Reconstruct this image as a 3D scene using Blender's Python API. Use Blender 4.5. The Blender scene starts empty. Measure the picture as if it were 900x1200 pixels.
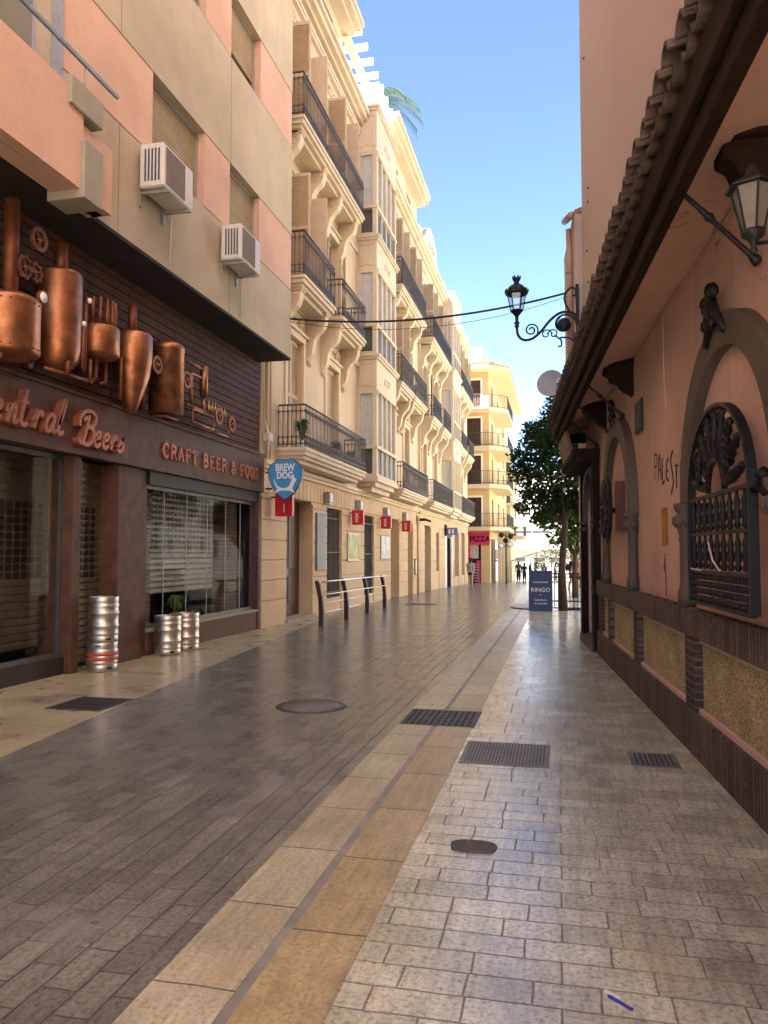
import bpy, bmesh, math, random
from math import radians as R, sin, cos, pi, sqrt, atan2
from mathutils import Vector as V, Matrix
random.seed(7)
S = bpy.context.scene
COL = S.collection

# ------------------------------------------------------------------ camera
TH = math.atan(205/905); PIT = math.atan(48/905)
cd = bpy.data.cameras.new('camera'); cam = bpy.data.objects.new('camera', cd); COL.objects.link(cam)
cam.location = (0, 0, 1.55); cam.rotation_euler = (pi/2+PIT, 0, TH)
cd.sensor_fit = 'HORIZONTAL'; cd.sensor_width = 36; cd.lens = 36*905/900
cd.clip_start = 0.05; cd.clip_end = 2000
S.camera = cam
# ------------------------------------------------------------------ sky, sun, exposure
SUN_AZ = (-0.6, -0.8); SUN_EL = 50
w = bpy.data.worlds.new('World'); S.world = w; w.use_nodes = True
nt = w.node_tree; bg = nt.nodes['Background']
sky = nt.nodes.new('ShaderNodeTexSky'); sky.sky_type = 'NISHITA'; sky.sun_disc = False
sky.sun_elevation = R(SUN_EL); sky.sun_rotation = atan2(SUN_AZ[0], SUN_AZ[1]); sky.air_density = 0.8; sky.dust_density = 0.5; sky.ozone_density = 1.5; sky.altitude = 2500
nt.links.new(sky.outputs[0], bg.inputs[0]); bg.inputs[1].default_value = 0.05
sl = bpy.data.lights.new('sun', 'SUN'); sun = bpy.data.objects.new('sun', sl); COL.objects.link(sun)
sl.energy = 5.0; sl.angle = R(.5); sl.color = (1, .955, .88)
sd = V((SUN_AZ[0]*cos(R(SUN_EL)), SUN_AZ[1]*cos(R(SUN_EL)), sin(R(SUN_EL))))
sun.rotation_euler = sd.to_track_quat('Z', 'Y').to_euler(); sun.location = (-20, -20, 40)
S.view_settings.view_transform = 'Standard'; S.view_settings.look = 'None'
S.view_settings.gamma = 1; S.view_settings.use_curve_mapping = False
S.view_settings.exposure = 3.52
S.cycles.max_bounces = 8; S.cycles.diffuse_bounces = 5; S.cycles.glossy_bounces = 3; S.cycles.transparent_max_bounces = 12

# ------------------------------------------------------------------ materials
MATS = {}
def _new(name):
    m = bpy.data.materials.new(name); m.use_nodes = True
    n = m.node_tree; b = n.nodes['Principled BSDF']
    MATS[name] = m
    return m, n, n.nodes, n.links, b
def setc(b, c, rough, metal=0, spec=.5):
    b.inputs['Base Color'].default_value = (*c, 1); b.inputs['Roughness'].default_value = rough
    b.inputs['Metallic'].default_value = metal; b.inputs['Specular IOR Level'].default_value = spec
def noise(N, L, vec, scale, detail=6, rough=.6):
    t = N.new('ShaderNodeTexNoise'); t.inputs['Scale'].default_value = scale; t.inputs['Detail'].default_value = detail; t.inputs['Roughness'].default_value = rough
    if vec is not None: L.new(vec, t.inputs['Vector'])
    return t.outputs['Fac']
def math_(N, L, op, a, b=None, clamp=False):
    m = N.new('ShaderNodeMath'); m.operation = op; m.use_clamp = clamp
    for i, v in enumerate((a, b)):
        if v is None: continue
        if isinstance(v, (int, float)): m.inputs[i].default_value = v
        else: L.new(v, m.inputs[i])
    return m.outputs[0]
def ramp(N, L, fac, stops):
    r = N.new('ShaderNodeValToRGB'); L.new(fac, r.inputs[0]); e = r.color_ramp.elements
    while len(e) < len(stops): e.new(.5)
    for x, (p, c) in zip(e, stops): x.position = p; x.color = (*c, 1) if len(c) == 3 else c
    return r.outputs[0]
def mixc(N, L, fac, a, b, mode='MIX'):
    m = N.new('ShaderNodeMix'); m.data_type = 'RGBA'; m.blend_type = mode
    for i, v in ((0, fac), (6, a), (7, b)):
        if isinstance(v, (int, float)): m.inputs[i].default_value = v
        elif isinstance(v, tuple): m.inputs[i].default_value = (*v, 1)
        else: L.new(v, m.inputs[i])
    return m.outputs[2]
def frame_vec(N, L, ang=0, swap=False, vert=True):
    """(s, z) coordinates along a wall at the given heading, or (x, y) on the ground"""
    g = N.new('ShaderNodeNewGeometry'); mp = N.new('ShaderNodeMapping'); mp.vector_type = 'POINT'
    mp.inputs['Rotation'].default_value = (0, 0, ang); L.new(g.outputs['Position'], mp.inputs['Vector'])
    sp = N.new('ShaderNodeSeparateXYZ'); L.new(mp.outputs[0], sp.inputs[0])
    cb = N.new('ShaderNodeCombineXYZ')
    if vert: L.new(sp.outputs[1], cb.inputs[0]); L.new(sp.outputs[2], cb.inputs[1])
    elif swap: L.new(sp.outputs[1], cb.inputs[0]); L.new(sp.outputs[0], cb.inputs[1])
    else: L.new(sp.outputs[0], cb.inputs[0]); L.new(sp.outputs[1], cb.inputs[1])
    return cb.outputs[0]
def mk(name, c, rough=.75, var=.2, scale=1.5, bump=.15, bscale=60, metal=0, streak=0, spec=.35, dirt=None, dirt_at=.6, fine=.08):
    m, n, N, L, b = _new(name); setc(b, c, rough, metal, spec)
    g = N.new('ShaderNodeNewGeometry')
    f1 = noise(N, L, g.outputs['Position'], scale)
    dk = tuple(x*(1-var) for x in c); lt = tuple(min(1, x*(1+var*.7)) for x in c)
    col = ramp(N, L, f1, [(.3, dk), (.7, lt)])
    if fine:
        f2 = noise(N, L, g.outputs['Position'], bscale*.6, 3)
        col = mixc(N, L, 1.0, col, ramp(N, L, f2, [(.3, (1-fine,)*3), (.7, (1+fine*.5,)*3)]), 'MULTIPLY')
    if streak or dirt:
        mp = N.new('ShaderNodeMapping'); mp.inputs['Scale'].default_value = (5, 5, .35) if streak else (1.3,)*3
        L.new(g.outputs['Position'], mp.inputs[0])
        f3 = noise(N, L, mp.outputs[0], 1.6, 8, .7)
        dc = dirt or tuple(x*.6 for x in c)
        fac = ramp(N, L, f3, [(dirt_at, (0,)*3), (min(1, dirt_at+.16), (streak or .6,)*3)])
        col = mixc(N, L, fac, col, dc)
    L.new(col, b.inputs['Base Color'])
    if bump:
        fb = noise(N, L, g.outputs['Position'], bscale, 5)
        bp = N.new('ShaderNodeBump'); bp.inputs['Strength'].default_value = bump; bp.inputs['Distance'].default_value = .01
        L.new(fb, bp.inputs['Height']); L.new(bp.outputs[0], b.inputs['Normal'])
    if rough < .6:
        fr = noise(N, L, g.outputs['Position'], 6)
        L.new(math_(N, L, 'ADD', math_(N, L, 'MULTIPLY', fr, .25), rough-.12), b.inputs['Roughness'])
    return m
def brick(name, vec_kw, c1, c2, mortar, bw, bh, ms=.012, rough=.6, var=.3, bump=.5, off=.5, spec=.4, scale=1, rvar=.2, extra=None, sq=1, sqf=2, patch=None, gum=0, gumdir=True):
    m, n, N, L, b = _new(name); setc(b, c1, rough, 0, spec)
    vec = frame_vec(N, L, **vec_kw)
    wob = N.new('ShaderNodeTexNoise'); wob.inputs['Scale'].default_value = 5; L.new(vec, wob.inputs['Vector'])
    wv = N.new('ShaderNodeVectorMath'); wv.operation = 'SCALE'; L.new(wob.outputs['Color'], wv.inputs[0]); wv.inputs['Scale'].default_value = .016
    wa = N.new('ShaderNodeVectorMath'); wa.operation = 'ADD'; L.new(vec, wa.inputs[0]); L.new(wv.outputs[0], wa.inputs[1])
    t = N.new('ShaderNodeTexBrick'); L.new(wa.outputs[0], t.inputs['Vector'])
    t.offset = off; t.squash = sq; t.squash_frequency = sqf
    for k, v in (('Scale', scale), ('Mortar Size', ms), ('Brick Width', bw), ('Row Height', bh), ('Mortar Smooth', .25), ('Bias', 0)): t.inputs[k].default_value = v
    t.inputs['Color1'].default_value = (*c1, 1); t.inputs['Color2'].default_value = (*c2, 1); t.inputs['Mortar'].default_value = (*mortar, 1)
    col = t.outputs['Color']
    f1 = noise(N, L, vec, 2.0, 8, .65); f2 = noise(N, L, vec, 45, 6, .7)
    col = mixc(N, L, 1.0, col, ramp(N, L, f1, [(.25, (1-var,)*3), (.75, (1+var*.5,)*3)]), 'MULTIPLY')
    col = mixc(N, L, 1.0, col, ramp(N, L, f2, [(.32, (1-min(.75, var*1.25),)*3), (.5, (.98,)*3), (.68, (1.12,)*3)]), 'MULTIPLY')
    if patch:
        f4 = noise(N, L, vec, patch[1], 5, .6)
        col = mixc(N, L, ramp(N, L, f4, [(patch[2], (0,)*3), (patch[2]+.12, (patch[3],)*3)]), col, patch[0])
    if gum:
        vo = N.new('ShaderNodeTexVoronoi'); vo.inputs['Scale'].default_value = gum; L.new(vec, vo.inputs['Vector'])
        sp = N.new('ShaderNodeSeparateColor'); L.new(vo.outputs['Color'], sp.inputs[0])
        rad = math_(N, L, 'MULTIPLY', math_(N, L, 'SUBTRACT', sp.outputs[0], .6), .16)
        spot = math_(N, L, 'MULTIPLY', math_(N, L, 'LESS_THAN', vo.outputs['Distance'], rad), .55)
        col = mixc(N, L, spot, col, (.07, .062, .055))
        mp2 = N.new('ShaderNodeMapping'); mp2.inputs['Scale'].default_value = (1.2, 14, 1) if gumdir else (14, 1.2, 1); L.new(vec, mp2.inputs[0])
        f6 = noise(N, L, mp2.outputs[0], 1.4, 9, .75)
        col = mixc(N, L, 1, col, ramp(N, L, f6, [(.35, (.80,)*3), (.5, (1,)*3), (.68, (1.22,)*3)]), 'MULTIPLY')
    L.new(col, b.inputs['Base Color'])
    h = math_(N, L, 'ADD', math_(N, L, 'MULTIPLY', t.outputs['Fac'], -1.0), math_(N, L, 'MULTIPLY', f2, .5))
    bp = N.new('ShaderNodeBump'); bp.inputs['Strength'].default_value = bump; bp.inputs['Distance'].default_value = .006
    L.new(h, bp.inputs['Height']); L.new(bp.outputs[0], b.inputs['Normal'])
    r = math_(N, L, 'ADD', math_(N, L, 'MULTIPLY', f1, rvar*1.6), rough-rvar*.8)
    r = math_(N, L, 'ADD', r, math_(N, L, 'MULTIPLY', t.outputs['Fac'], .5), True)
    L.new(r, b.inputs['Roughness'])
    return m

SROT = -math.atan(.0673/.9977)   # right building's heading
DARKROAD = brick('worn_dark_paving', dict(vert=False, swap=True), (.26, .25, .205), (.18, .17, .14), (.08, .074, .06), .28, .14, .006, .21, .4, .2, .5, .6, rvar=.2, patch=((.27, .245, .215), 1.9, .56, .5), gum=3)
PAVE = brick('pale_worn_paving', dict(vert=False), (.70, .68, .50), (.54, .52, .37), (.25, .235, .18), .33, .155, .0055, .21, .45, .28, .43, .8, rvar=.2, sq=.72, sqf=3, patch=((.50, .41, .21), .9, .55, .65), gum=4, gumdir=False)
YSTONE = brick('yellow_limestone_slabs', dict(vert=False, swap=True), (.57, .45, .22), (.41, .32, .16), (.16, .125, .09), .78, 5, .006, .34, .4, .35, .0, .5, rvar=.2, patch=((.30, .20, .10), 3.4, .54, .55), gum=3)
YSTONE2 = brick('pale_limestone_slabs', dict(vert=False, swap=True), (.57, .52, .36), (.47, .41, .26), (.16, .135, .10), .66, 5, .006, .34, .4, .35, .0, .5, rvar=.2, patch=((.46, .36, .18), 3.1, .54, .55), gum=3)
LSTONE = brick('tan_polished_paving', dict(vert=False, swap=True), (.52, .44, .26), (.40, .34, .205), (.24, .20, .13), .5, .34, .004, .3, .3, .15, .5, .5, rvar=.18, patch=((.13, .105, .085), 1.2, .55, .6))
SOLDIER = brick('dark_soldier_brick', dict(ang=SROT), (.20, .14, .115), (.12, .082, .068), (.06, .045, .04), .062, 3, .006, .7, .5, .9, .0, .12, rvar=.2, patch=((.42, .36, .31), 9, .62, .6))
PIERBRICK = brick('dark_pier_brick', dict(ang=SROT), (.12, .07, .06), (.075, .05, .048), (.2, .16, .13), .3, .062, .008, .75, .5, .9, .5, .1)
SHOPBRICK = brick('brown_shop_brick', dict(), (.20, .12, .075), (.13, .08, .05), (.09, .065, .05), .24, .075, .009, .8, .4, .8, .5)
CONC = mk('beige_render', (.45, .38, .27), .85, .2, .6, .25, 60, streak=.6, dirt=(.4, .33, .24), dirt_at=.5)
PINKR = mk('pink_render', (.58, .37, .27), .85, .14, .8, .2, 60, streak=.4)
CREAM = mk('cream_render', (.58, .46, .32), .8, .14, .7, .2, 50, streak=.5, dirt=(.46, .35, .23), dirt_at=.5)
CREAMT = mk('cream_trim', (.63, .52, .38), .75, .12, .9, .2, 50, streak=.45, dirt=(.48, .37, .25), dirt_at=.52)
CREAMG = mk('cream_ashlar', (.56, .415, .26), .8, .12, .9, .2, 50, streak=.25, dirt=(.4, .29, .18))
ORANGE = mk('yellow_ochre_render', (.60, .435, .22), .8, .07, .5, .1, 40)
ORANGET = mk('pale_ochre_trim', (.62, .49, .31), .8, .06, .5, .1, 40)
TERRA = mk('salmon_wall', (.66, .41, .31), .85, .2, .8, .35, 70, streak=.4, dirt=(.47, .27, .2), dirt_at=.5)
TALLW = mk('dusty_pink_render', (.58, .44, .36), .85, .08, .4, .25, 50, streak=.4, dirt=(.46, .34, .27), dirt_at=.52)
ARCHM = mk('arch_brown_stone', (.115, .082, .062), .65, .2, 3, .25, 50)
PEBBLE = None
WOOD = mk('dark_stained_wood', (.075, .033, .022), .7, .35, 4, .4, 30, spec=.15)
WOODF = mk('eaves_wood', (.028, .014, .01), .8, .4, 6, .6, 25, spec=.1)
DOORW = mk('brown_door', (.05, .022, .014), .4, .3, 4, .2, 30)
SIGNW = mk('sign_board_brown', (.105, .052, .037), .6, .35, 5, .25, 25, spec=.2)
LETTER = mk('copper_red_letter', (.33, .12, .07), .5, .3, 12, .2, 60, metal=.3)
COPPER = mk('copper', (.40, .175, .09), .42, .55, 5, .3, 18, metal=.9, dirt=(.2, .09, .05), dirt_at=.5)
COPPERD = mk('dark_copper', (.24, .09, .045), .6, .35, 6, .25, 25, metal=.8)
STEEL = mk('keg_steel', (.66, .62, .56), .42, .2, 7, .1, 30, metal=1)
REDP = mk('red_band', (.5, .06, .03), .5, .2, 7, .1, 30)
IRON = mk('wrought_iron', (.03, .029, .031), .55, .3, 10, .3, 50, metal=.4)
IRONP = mk('grey_painted_iron', (.085, .078, .08), .55, .3, 10, .2, 50, metal=.3)
GRILLM = mk('carved_dark_iron', (.022, .019, .018), .5, .4, 20, .4, 60, metal=.4)
STAINL = mk('stainless_rail', (.6, .58, .55), .3, .1, 8, .05, 30, metal=1)
ALU = mk('grey_aluminium', (.36, .35, .34), .45, .15, 8, .1, 30, metal=.4)
DGREY = mk('dark_grey_metal', (.1, .105, .11), .5, .2, 8, .1, 30, metal=.3)
SHUT = mk('roller_shutter_metal', (.13, .11, .08), .45, .3, 5, .2, 30, metal=.4, streak=.4, dirt=(.09, .07, .05), dirt_at=.5)
BLIND = mk('beige_slat_blind', (.33, .25, .14), .7, .15, 3, .1, 30)
CLOUV = mk('cream_louvre', (.55, .43, .3), .7, .12, 3, .1, 30)
PLASTW = mk('off_white_plastic', (.6, .57, .52), .5, .1, 5, .05, 30)
FARW = mk('far_pale_stone', (.40, .37, .33), .8, .1, .6, .1)
WHITEP = mk('white_paint', (.8, .77, .72), .7, .05, 1, .05, 30)
CURT = mk('pale_curtain', (.7, .69, .67), .8, .1, 6, .05, 20)
LILAC = mk('lilac_curtain', (.74, .71, .75), .8, .1, 6, .05, 20)
BLACK = mk('near_black', (.012, .012, .013), .6, .2, 5, 0)
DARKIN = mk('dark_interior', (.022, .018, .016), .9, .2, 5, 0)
REDS = mk('red_sign', (.56, .018, .022), .4, .1, 5, .05, 30)
MAGENTA = mk('magenta_sign', (.6, .02, .10), .45, .1, 5, 0)
BLUES = mk('sky_blue_sign', (.06, .29, .60), .4, .08, 5, 0)
NAVY = mk('navy_board', (.03, .055, .12), .4, .15, 5, .05, 30)
WHITET = mk('white_lettering', (.8, .8, .78), .5, .05, 5, 0)
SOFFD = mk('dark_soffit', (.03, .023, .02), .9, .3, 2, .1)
TILE = mk('old_roof_tile', (.10, .06, .045), .85, .45, 9, .6, 30, dirt=(.35, .3, .25), dirt_at=.62)
TILER = mk('red_roof_tile', (.45, .2, .11), .8, .3, 3, .3, 30)
DISHM = mk('dish_grey', (.38, .38, .39), .5, .1, 3, 0)
BARK = mk('bark', (.08, .058, .042), .9, .35, 9, .8, 25)
GREY_CON = mk('grey_concrete', (.32, .29, .22), .85, .12, 3, .3, 50)
ASPH = mk('ground_paving', (.28, .25, .2), .5, .15, 1, .2, 20)
PATCH = mk('asphalt_patch', (.12, .11, .10), .8, .3, 20, .6, 60)
CASTI = mk('cast_iron_cover', (.09, .082, .075), .5, .3, 12, .5, 60, metal=.4)
GROOVE = mk('grey_channel_stone', (.3, .28, .235), .5, .3, 4, .3, 40)
SKIN = mk('skin', (.5, .29, .2), .6, .1, 8, 0)
HAIR = mk('dark_hair', (.02, .014, .01), .6, .2, 20, .2)
CL = {k: mk('cloth_'+k, c, .9, .15, 12, .2, 60) for k, c in dict(black=(.015, .015, .018), navy=(.02, .025, .05), grey=(.25, .24, .25), white=(.6, .58, .57), brown=(.12, .07, .05), pink=(.6, .25, .3), khaki=(.25, .2, .13)).items()}
def leafmat(name, a, b2):
    m, n, N, L, b = _new(name); setc(b, a, .65, 0, .12)
    g = N.new('ShaderNodeNewGeometry')
    f = noise(N, L, g.outputs['Position'], 2.2, 4); 
    o = math_(N, L, 'ADD', math_(N, L, 'MULTIPLY', g.outputs['Random Per Island'], .6), math_(N, L, 'MULTIPLY', f, .5))
    L.new(ramp(N, L, o, [(.2, a), (.85, b2)]), b.inputs['Base Color'])
    b.inputs['Transmission Weight'].default_value = 0
    tr = N.new('ShaderNodeBsdfTranslucent'); tr.inputs[0].default_value = (b2[0]*1.3, b2[1]*1.5, b2[2], 1)
    mx = N.new('ShaderNodeMixShader'); mx.inputs[0].default_value = .3
    out = N['Material Output']; L.new(b.outputs[0], mx.inputs[1]); L.new(tr.outputs[0], mx.inputs[2]); L.new(mx.outputs[0], out.inputs[0])
    return m
LEAFD = leafmat('dark_leaf', (.018, .036, .014), (.045, .075, .025))
LEAFM = leafmat('mid_leaf', (.04, .075, .025), (.10, .15, .05))
LEAFB = leafmat('bright_leaf', (.05, .09, .02), (.11, .16, .04))
LEAFP = leafmat('palm_leaf', (.025, .045, .02), (.05, .075, .04))
def glassmat(name, tint, refl=.0, dark=None, rough=.03):
    m, n, N, L, b = _new(name)
    fr = N.new('ShaderNodeFresnel'); fr.inputs[0].default_value = 1.22 if not dark else 1.5
    gl = N.new('ShaderNodeBsdfGlossy'); gl.inputs['Roughness'].default_value = rough; gl.inputs[0].default_value = (.9, .92, .95, 1)
    if dark: tr = N.new('ShaderNodeBsdfDiffuse'); tr.inputs[0].default_value = (*dark, 1)
    else: tr = N.new('ShaderNodeBsdfTransparent'); tr.inputs[0].default_value = (*tint, 1)
    mx = N.new('ShaderNodeMixShader'); f = math_(N, L, 'ADD', math_(N, L, 'MULTIPLY', fr.outputs[0], (.1 if not dark else .7)), refl, True)
    L.new(f, mx.inputs[0]); L.new(tr.outputs[0], mx.inputs[1]); L.new(gl.outputs[0], mx.inputs[2]); L.new(mx.outputs[0], N['Material Output'].inputs[0])
    return m
GLASS = glassmat('clear_glass', (.86, .87, .87), .006)
DGLASS = glassmat('dark_window_glass', None, .08, (.03, .035, .04))
GGLASS = glassmat('grey_green_window_glass', None, .1, (.2, .21, .17))
LGLASS = glassmat('lantern_glass', (.75, .76, .78), .08)
def pebble():
    m, n, N, L, b = _new('yellow_pebbledash'); setc(b, (.4, .28, .12), .85)
    g = N.new('ShaderNodeNewGeometry')
    v = N.new('ShaderNodeTexVoronoi'); v.inputs['Scale'].default_value = 48; L.new(g.outputs['Position'], v.inputs['Vector'])
    col = ramp(N, L, v.outputs['Distance'], [(.15, (.72, .58, .31)), (.6, (.34, .24, .11))])
    f = noise(N, L, g.outputs['Position'], 3); col = mixc(N, L, 1, col, ramp(N, L, f, [(.3, (.7, .7, .7)), (.7, (1.1, 1.1, 1.1))]), 'MULTIPLY')
    L.new(col, b.inputs['Base Color'])
    bp = N.new('ShaderNodeBump'); bp.inputs['Strength'].default_value = 1; bp.inputs['Distance'].default_value = .012; bp.invert = True
    L.new(v.outputs['Distance'], bp.inputs['Height']); L.new(bp.outputs[0], b.inputs['Normal'])
    return m
PEBBLE = pebble()

def cracks(m, amt=.6):
    n = m.node_tree; N, L = n.nodes, n.links; b = N['Principled BSDF']; src = b.inputs['Base Color'].links[0].from_socket
    g = N.new('ShaderNodeNewGeometry'); nz = N.new('ShaderNodeTexNoise'); nz.inputs['Scale'].default_value = 3; L.new(g.outputs['Position'], nz.inputs['Vector'])
    a = N.new('ShaderNodeVectorMath'); a.operation = 'SCALE'; L.new(nz.outputs['Color'], a.inputs[0]); a.inputs['Scale'].default_value = .5
    c = N.new('ShaderNodeVectorMath'); c.operation = 'ADD'; L.new(g.outputs['Position'], c.inputs[0]); L.new(a.outputs[0], c.inputs[1])
    v = N.new('ShaderNodeTexVoronoi'); v.feature = 'DISTANCE_TO_EDGE'; v.inputs['Scale'].default_value = 1.1; L.new(c.outputs[0], v.inputs['Vector'])
    ln = math_(N, L, 'LESS_THAN', v.outputs['Distance'], .006)
    f = ramp(N, L, noise(N, L, g.outputs['Position'], .9, 3), [(.52, (0,)*3), (.6, (amt,)*3)])
    k = math_(N, L, 'MULTIPLY', ln, f)
    col = mixc(N, L, k, src, (.2, .1, .07))
    # flaked paint spots
    f2 = noise(N, L, g.outputs['Position'], 7, 8, .75)
    col = mixc(N, L, ramp(N, L, f2, [(.69, (0,)*3), (.71, (.5,)*3)]), col, (.42, .36, .3))
    L.new(col, b.inputs['Base Color'])
cracks(TERRA)

# ------------------------------------------------------------------ builders
def TL(s, o, z): return (-6.2+o, s, z)                       # left facades: s along the street, o out of the wall
WDx, WDy = -.0673, .9977
def TW(s, o, z): return (1.12+WDx*s-WDy*o, 4.94+WDy*s+WDx*o, z)  # right building
def gz(y): return -.0002*y*y if y < 110 else -2.42-.044*(y-110)
def link(o): COL.objects.link(o); return o
def tag(o, label=None, cat=None, group=None, kind=None):
    if label: o['label'] = label
    if cat: o['category'] = cat
    if group: o['group'] = group
    if kind: o['kind'] = kind
    return o
def thing(name, label, cat, loc=(0, 0, 0), rotz=0, group=None):
    o = bpy.data.objects.new(name, None); link(o); o.location = loc; o.rotation_euler = (0, 0, rotz)
    o.empty_display_size = .2
    return tag(o, label, cat, group)
def wm(o):
    m = Matrix.Translation(o.location) @ o.rotation_euler.to_matrix().to_4x4()
    return (wm(o.parent) @ m) if o.parent else m
def each(name, mat, parent, T, boxes, bevel=0):
    return [MB(T).box(*q).build(name, mat, parent, bevel) for q in boxes]
class MB:
    def __init__(s, T=None): s.v = []; s.f = []; s.T = T; s.sm = []
    def add(s, vs, fs, smooth=False):
        n = len(s.v); s.v += [s.T(*p) if s.T else tuple(p) for p in vs]
        s.f += [tuple(i+n for i in f) for f in fs]; s.sm += [smooth]*len(fs); return s
    def box(s, a, b, c, d, e, f):
        return s.add([(a, c, e), (b, c, e), (b, d, e), (a, d, e), (a, c, f), (b, c, f), (b, d, f), (a, d, f)],
                     [(0, 3, 2, 1), (4, 5, 6, 7), (0, 1, 5, 4), (1, 2, 6, 5), (2, 3, 7, 6), (3, 0, 4, 7)])
    def quad(s, a, b, c, d): return s.add([a, b, c, d], [(0, 1, 2, 3)])
    def tube(s, pts, r, n=8, cap=True):
        pts = [V(p) for p in pts]; rs = r if isinstance(r, (list, tuple)) else [r]*len(pts)
        vs = []; prev = None
        for i, p in enumerate(pts):
            d = (pts[min(i+1, len(pts)-1)]-pts[max(i-1, 0)]).normalized()
            a = (prev if prev is not None else (V((0, 0, 1)) if abs(d.z) < .9 else V((1, 0, 0))))
            x = (a-d*a.dot(d)).normalized(); y = d.cross(x); prev = x
            for k in range(n): t = 2*pi*k/n; vs.append(tuple(p+(x*cos(t)+y*sin(t))*rs[i]))
        fs = [(i*n+k, i*n+(k+1) % n, (i+1)*n+(k+1) % n, (i+1)*n+k) for i in range(len(pts)-1) for k in range(n)]
        if cap: fs += [tuple(range(n))[::-1], tuple((len(pts)-1)*n+k for k in range(n))]
        return s.add(vs, fs, n > 5)
    def lathe(s, c, prof, n=16, axis='z', smooth=True):
        vs = []
        for (r, h) in prof:
            for k in range(n):
                t = 2*pi*k/n; a, b_ = r*cos(t), r*sin(t)
                vs.append({'z': (c[0]+a, c[1]+b_, c[2]+h), 'y': (c[0]+a, c[1]+h, c[2]+b_), 'x': (c[0]+h, c[1]+a, c[2]+b_)}[axis])
        m = len(prof)
        fs = [(i*n+k, i*n+(k+1) % n, (i+1)*n+(k+1) % n, (i+1)*n+k) for i in range(m-1) for k in range(n)]
        fs += [tuple(range(n))[::-1], tuple((m-1)*n+k for k in range(n))]
        return s.add(vs, fs, smooth)
    def prism(s, poly, fn, a, b):
        """poly of (u, v); fn(u, v, w) -> point; extruded from w=a to w=b"""
        n = len(poly); vs = [fn(u, v, a) for u, v in poly]+[fn(u, v, b) for u, v in poly]
        return s.add(vs, [tuple(range(n)), tuple(range(n, 2*n))[::-1]]+[(i, (i+1) % n, n+(i+1) % n, n+i) for i in range(n)])
    def ribbon(s, pts, wd, fn, a, b):
        """round-ended stroke through 2D pts, extruded a..b"""
        L_ = smooth2(pts); n = len(L_); lo = []; hi = []
        for i, p in enumerate(L_):
            q0 = L_[max(i-1, 0)]; q1 = L_[min(i+1, n-1)]; dx, dy = q1[0]-q0[0], q1[1]-q0[1]; l = sqrt(dx*dx+dy*dy) or 1
            e = wd/2*(.75 if i in (0, n-1) else 1); lo.append((p[0]+dy/l*e, p[1]-dx/l*e)); hi.append((p[0]-dy/l*e, p[1]+dx/l*e))
        vs = [];
        for i in range(n): vs += [fn(*lo[i], a), fn(*hi[i], a), fn(*lo[i], b), fn(*hi[i], b)]
        fs = []
        for i in range(n-1):
            k = i*4; fs += [(k, k+4, k+5, k+1), (k+2, k+3, k+7, k+6), (k, k+2, k+6, k+4), (k+1, k+5, k+7, k+3)]
        fs += [(0, 1, 3, 2), (4*n-4, 4*n-2, 4*n-1, 4*n-3)]
        return s.add(vs, fs)
    def build(s, name, mat, parent=None, bevel=0, recalc=True):
        me = bpy.data.meshes.new(name)
        vs = s.v
        if parent is not None:
            inv = wm(parent).inverted(); vs = [tuple(inv @ V(p)) for p in vs]
        me.from_pydata(vs, [], s.f); me.materials.append(mat)
        me.polygons.foreach_set('use_smooth', s.sm)
        if recalc or bevel:
            bm = bmesh.new(); bm.from_mesh(me)
            if recalc: bmesh.ops.recalc_face_normals(bm, faces=bm.faces)
            if bevel: bmesh.ops.bevel(bm, geom=[e for e in bm.edges if len(e.link_faces) == 2 and e.calc_face_angle(0) > .5], offset=bevel, segments=1, affect='EDGES', clamp_overlap=True)
            bm.to_mesh(me); bm.free()
        o = bpy.data.objects.new(name, me); link(o)
        if parent is not None: o.parent = parent
        return o
def smooth2(p, k=5):
    if len(p) < 3: return list(p)
    out = []
    for i in range(len(p)-1):
        a, b, c, d = p[max(i-1, 0)], p[i], p[i+1], p[min(i+2, len(p)-1)]
        for j in range(k):
            t = j/k
            out.append(tuple(.5*(2*b[q]+(c[q]-a[q])*t+(2*a[q]-5*b[q]+4*c[q]-d[q])*t*t+(3*b[q]-a[q]-3*c[q]+d[q])*t**3) for q in range(len(b))))
    return out+[tuple(p[-1])]
def copy_tree(o, parent=None):
    c = o.copy(); link(c); c.parent = parent
    for ch in list(o.children): copy_tree(ch, c)
    return c
def text_mesh(txt, size, extr, matrix, name, mat, parent, align='LEFT', bold=0, sx=1):
    cu = bpy.data.curves.new('lettering', 'FONT'); cu.body = txt; cu.size = size; cu.extrude = extr; cu.align_x = align; cu.offset = bold; cu.resolution_u = 3
    t = bpy.data.objects.new('lettering', cu); link(t); bpy.context.view_layer.update()
    me = bpy.data.meshes.new_from_object(t.evaluated_get(bpy.context.evaluated_depsgraph_get()))
    bpy.data.objects.remove(t)
    inv = wm(parent).inverted() if parent else Matrix()
    me.transform(inv @ matrix @ Matrix.Diagonal((sx, 1, 1, 1))); me.materials.clear(); me.materials.append(mat)
    o = bpy.data.objects.new(name, me); link(o); o.parent = parent
    return o
def frame_m(origin, u, v):
    u = V(u).normalized(); v = V(v).normalized(); n = u.cross(v)
    m = Matrix((u, v, n)).transposed().to_4x4(); m.translation = V(origin); return m
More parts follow.
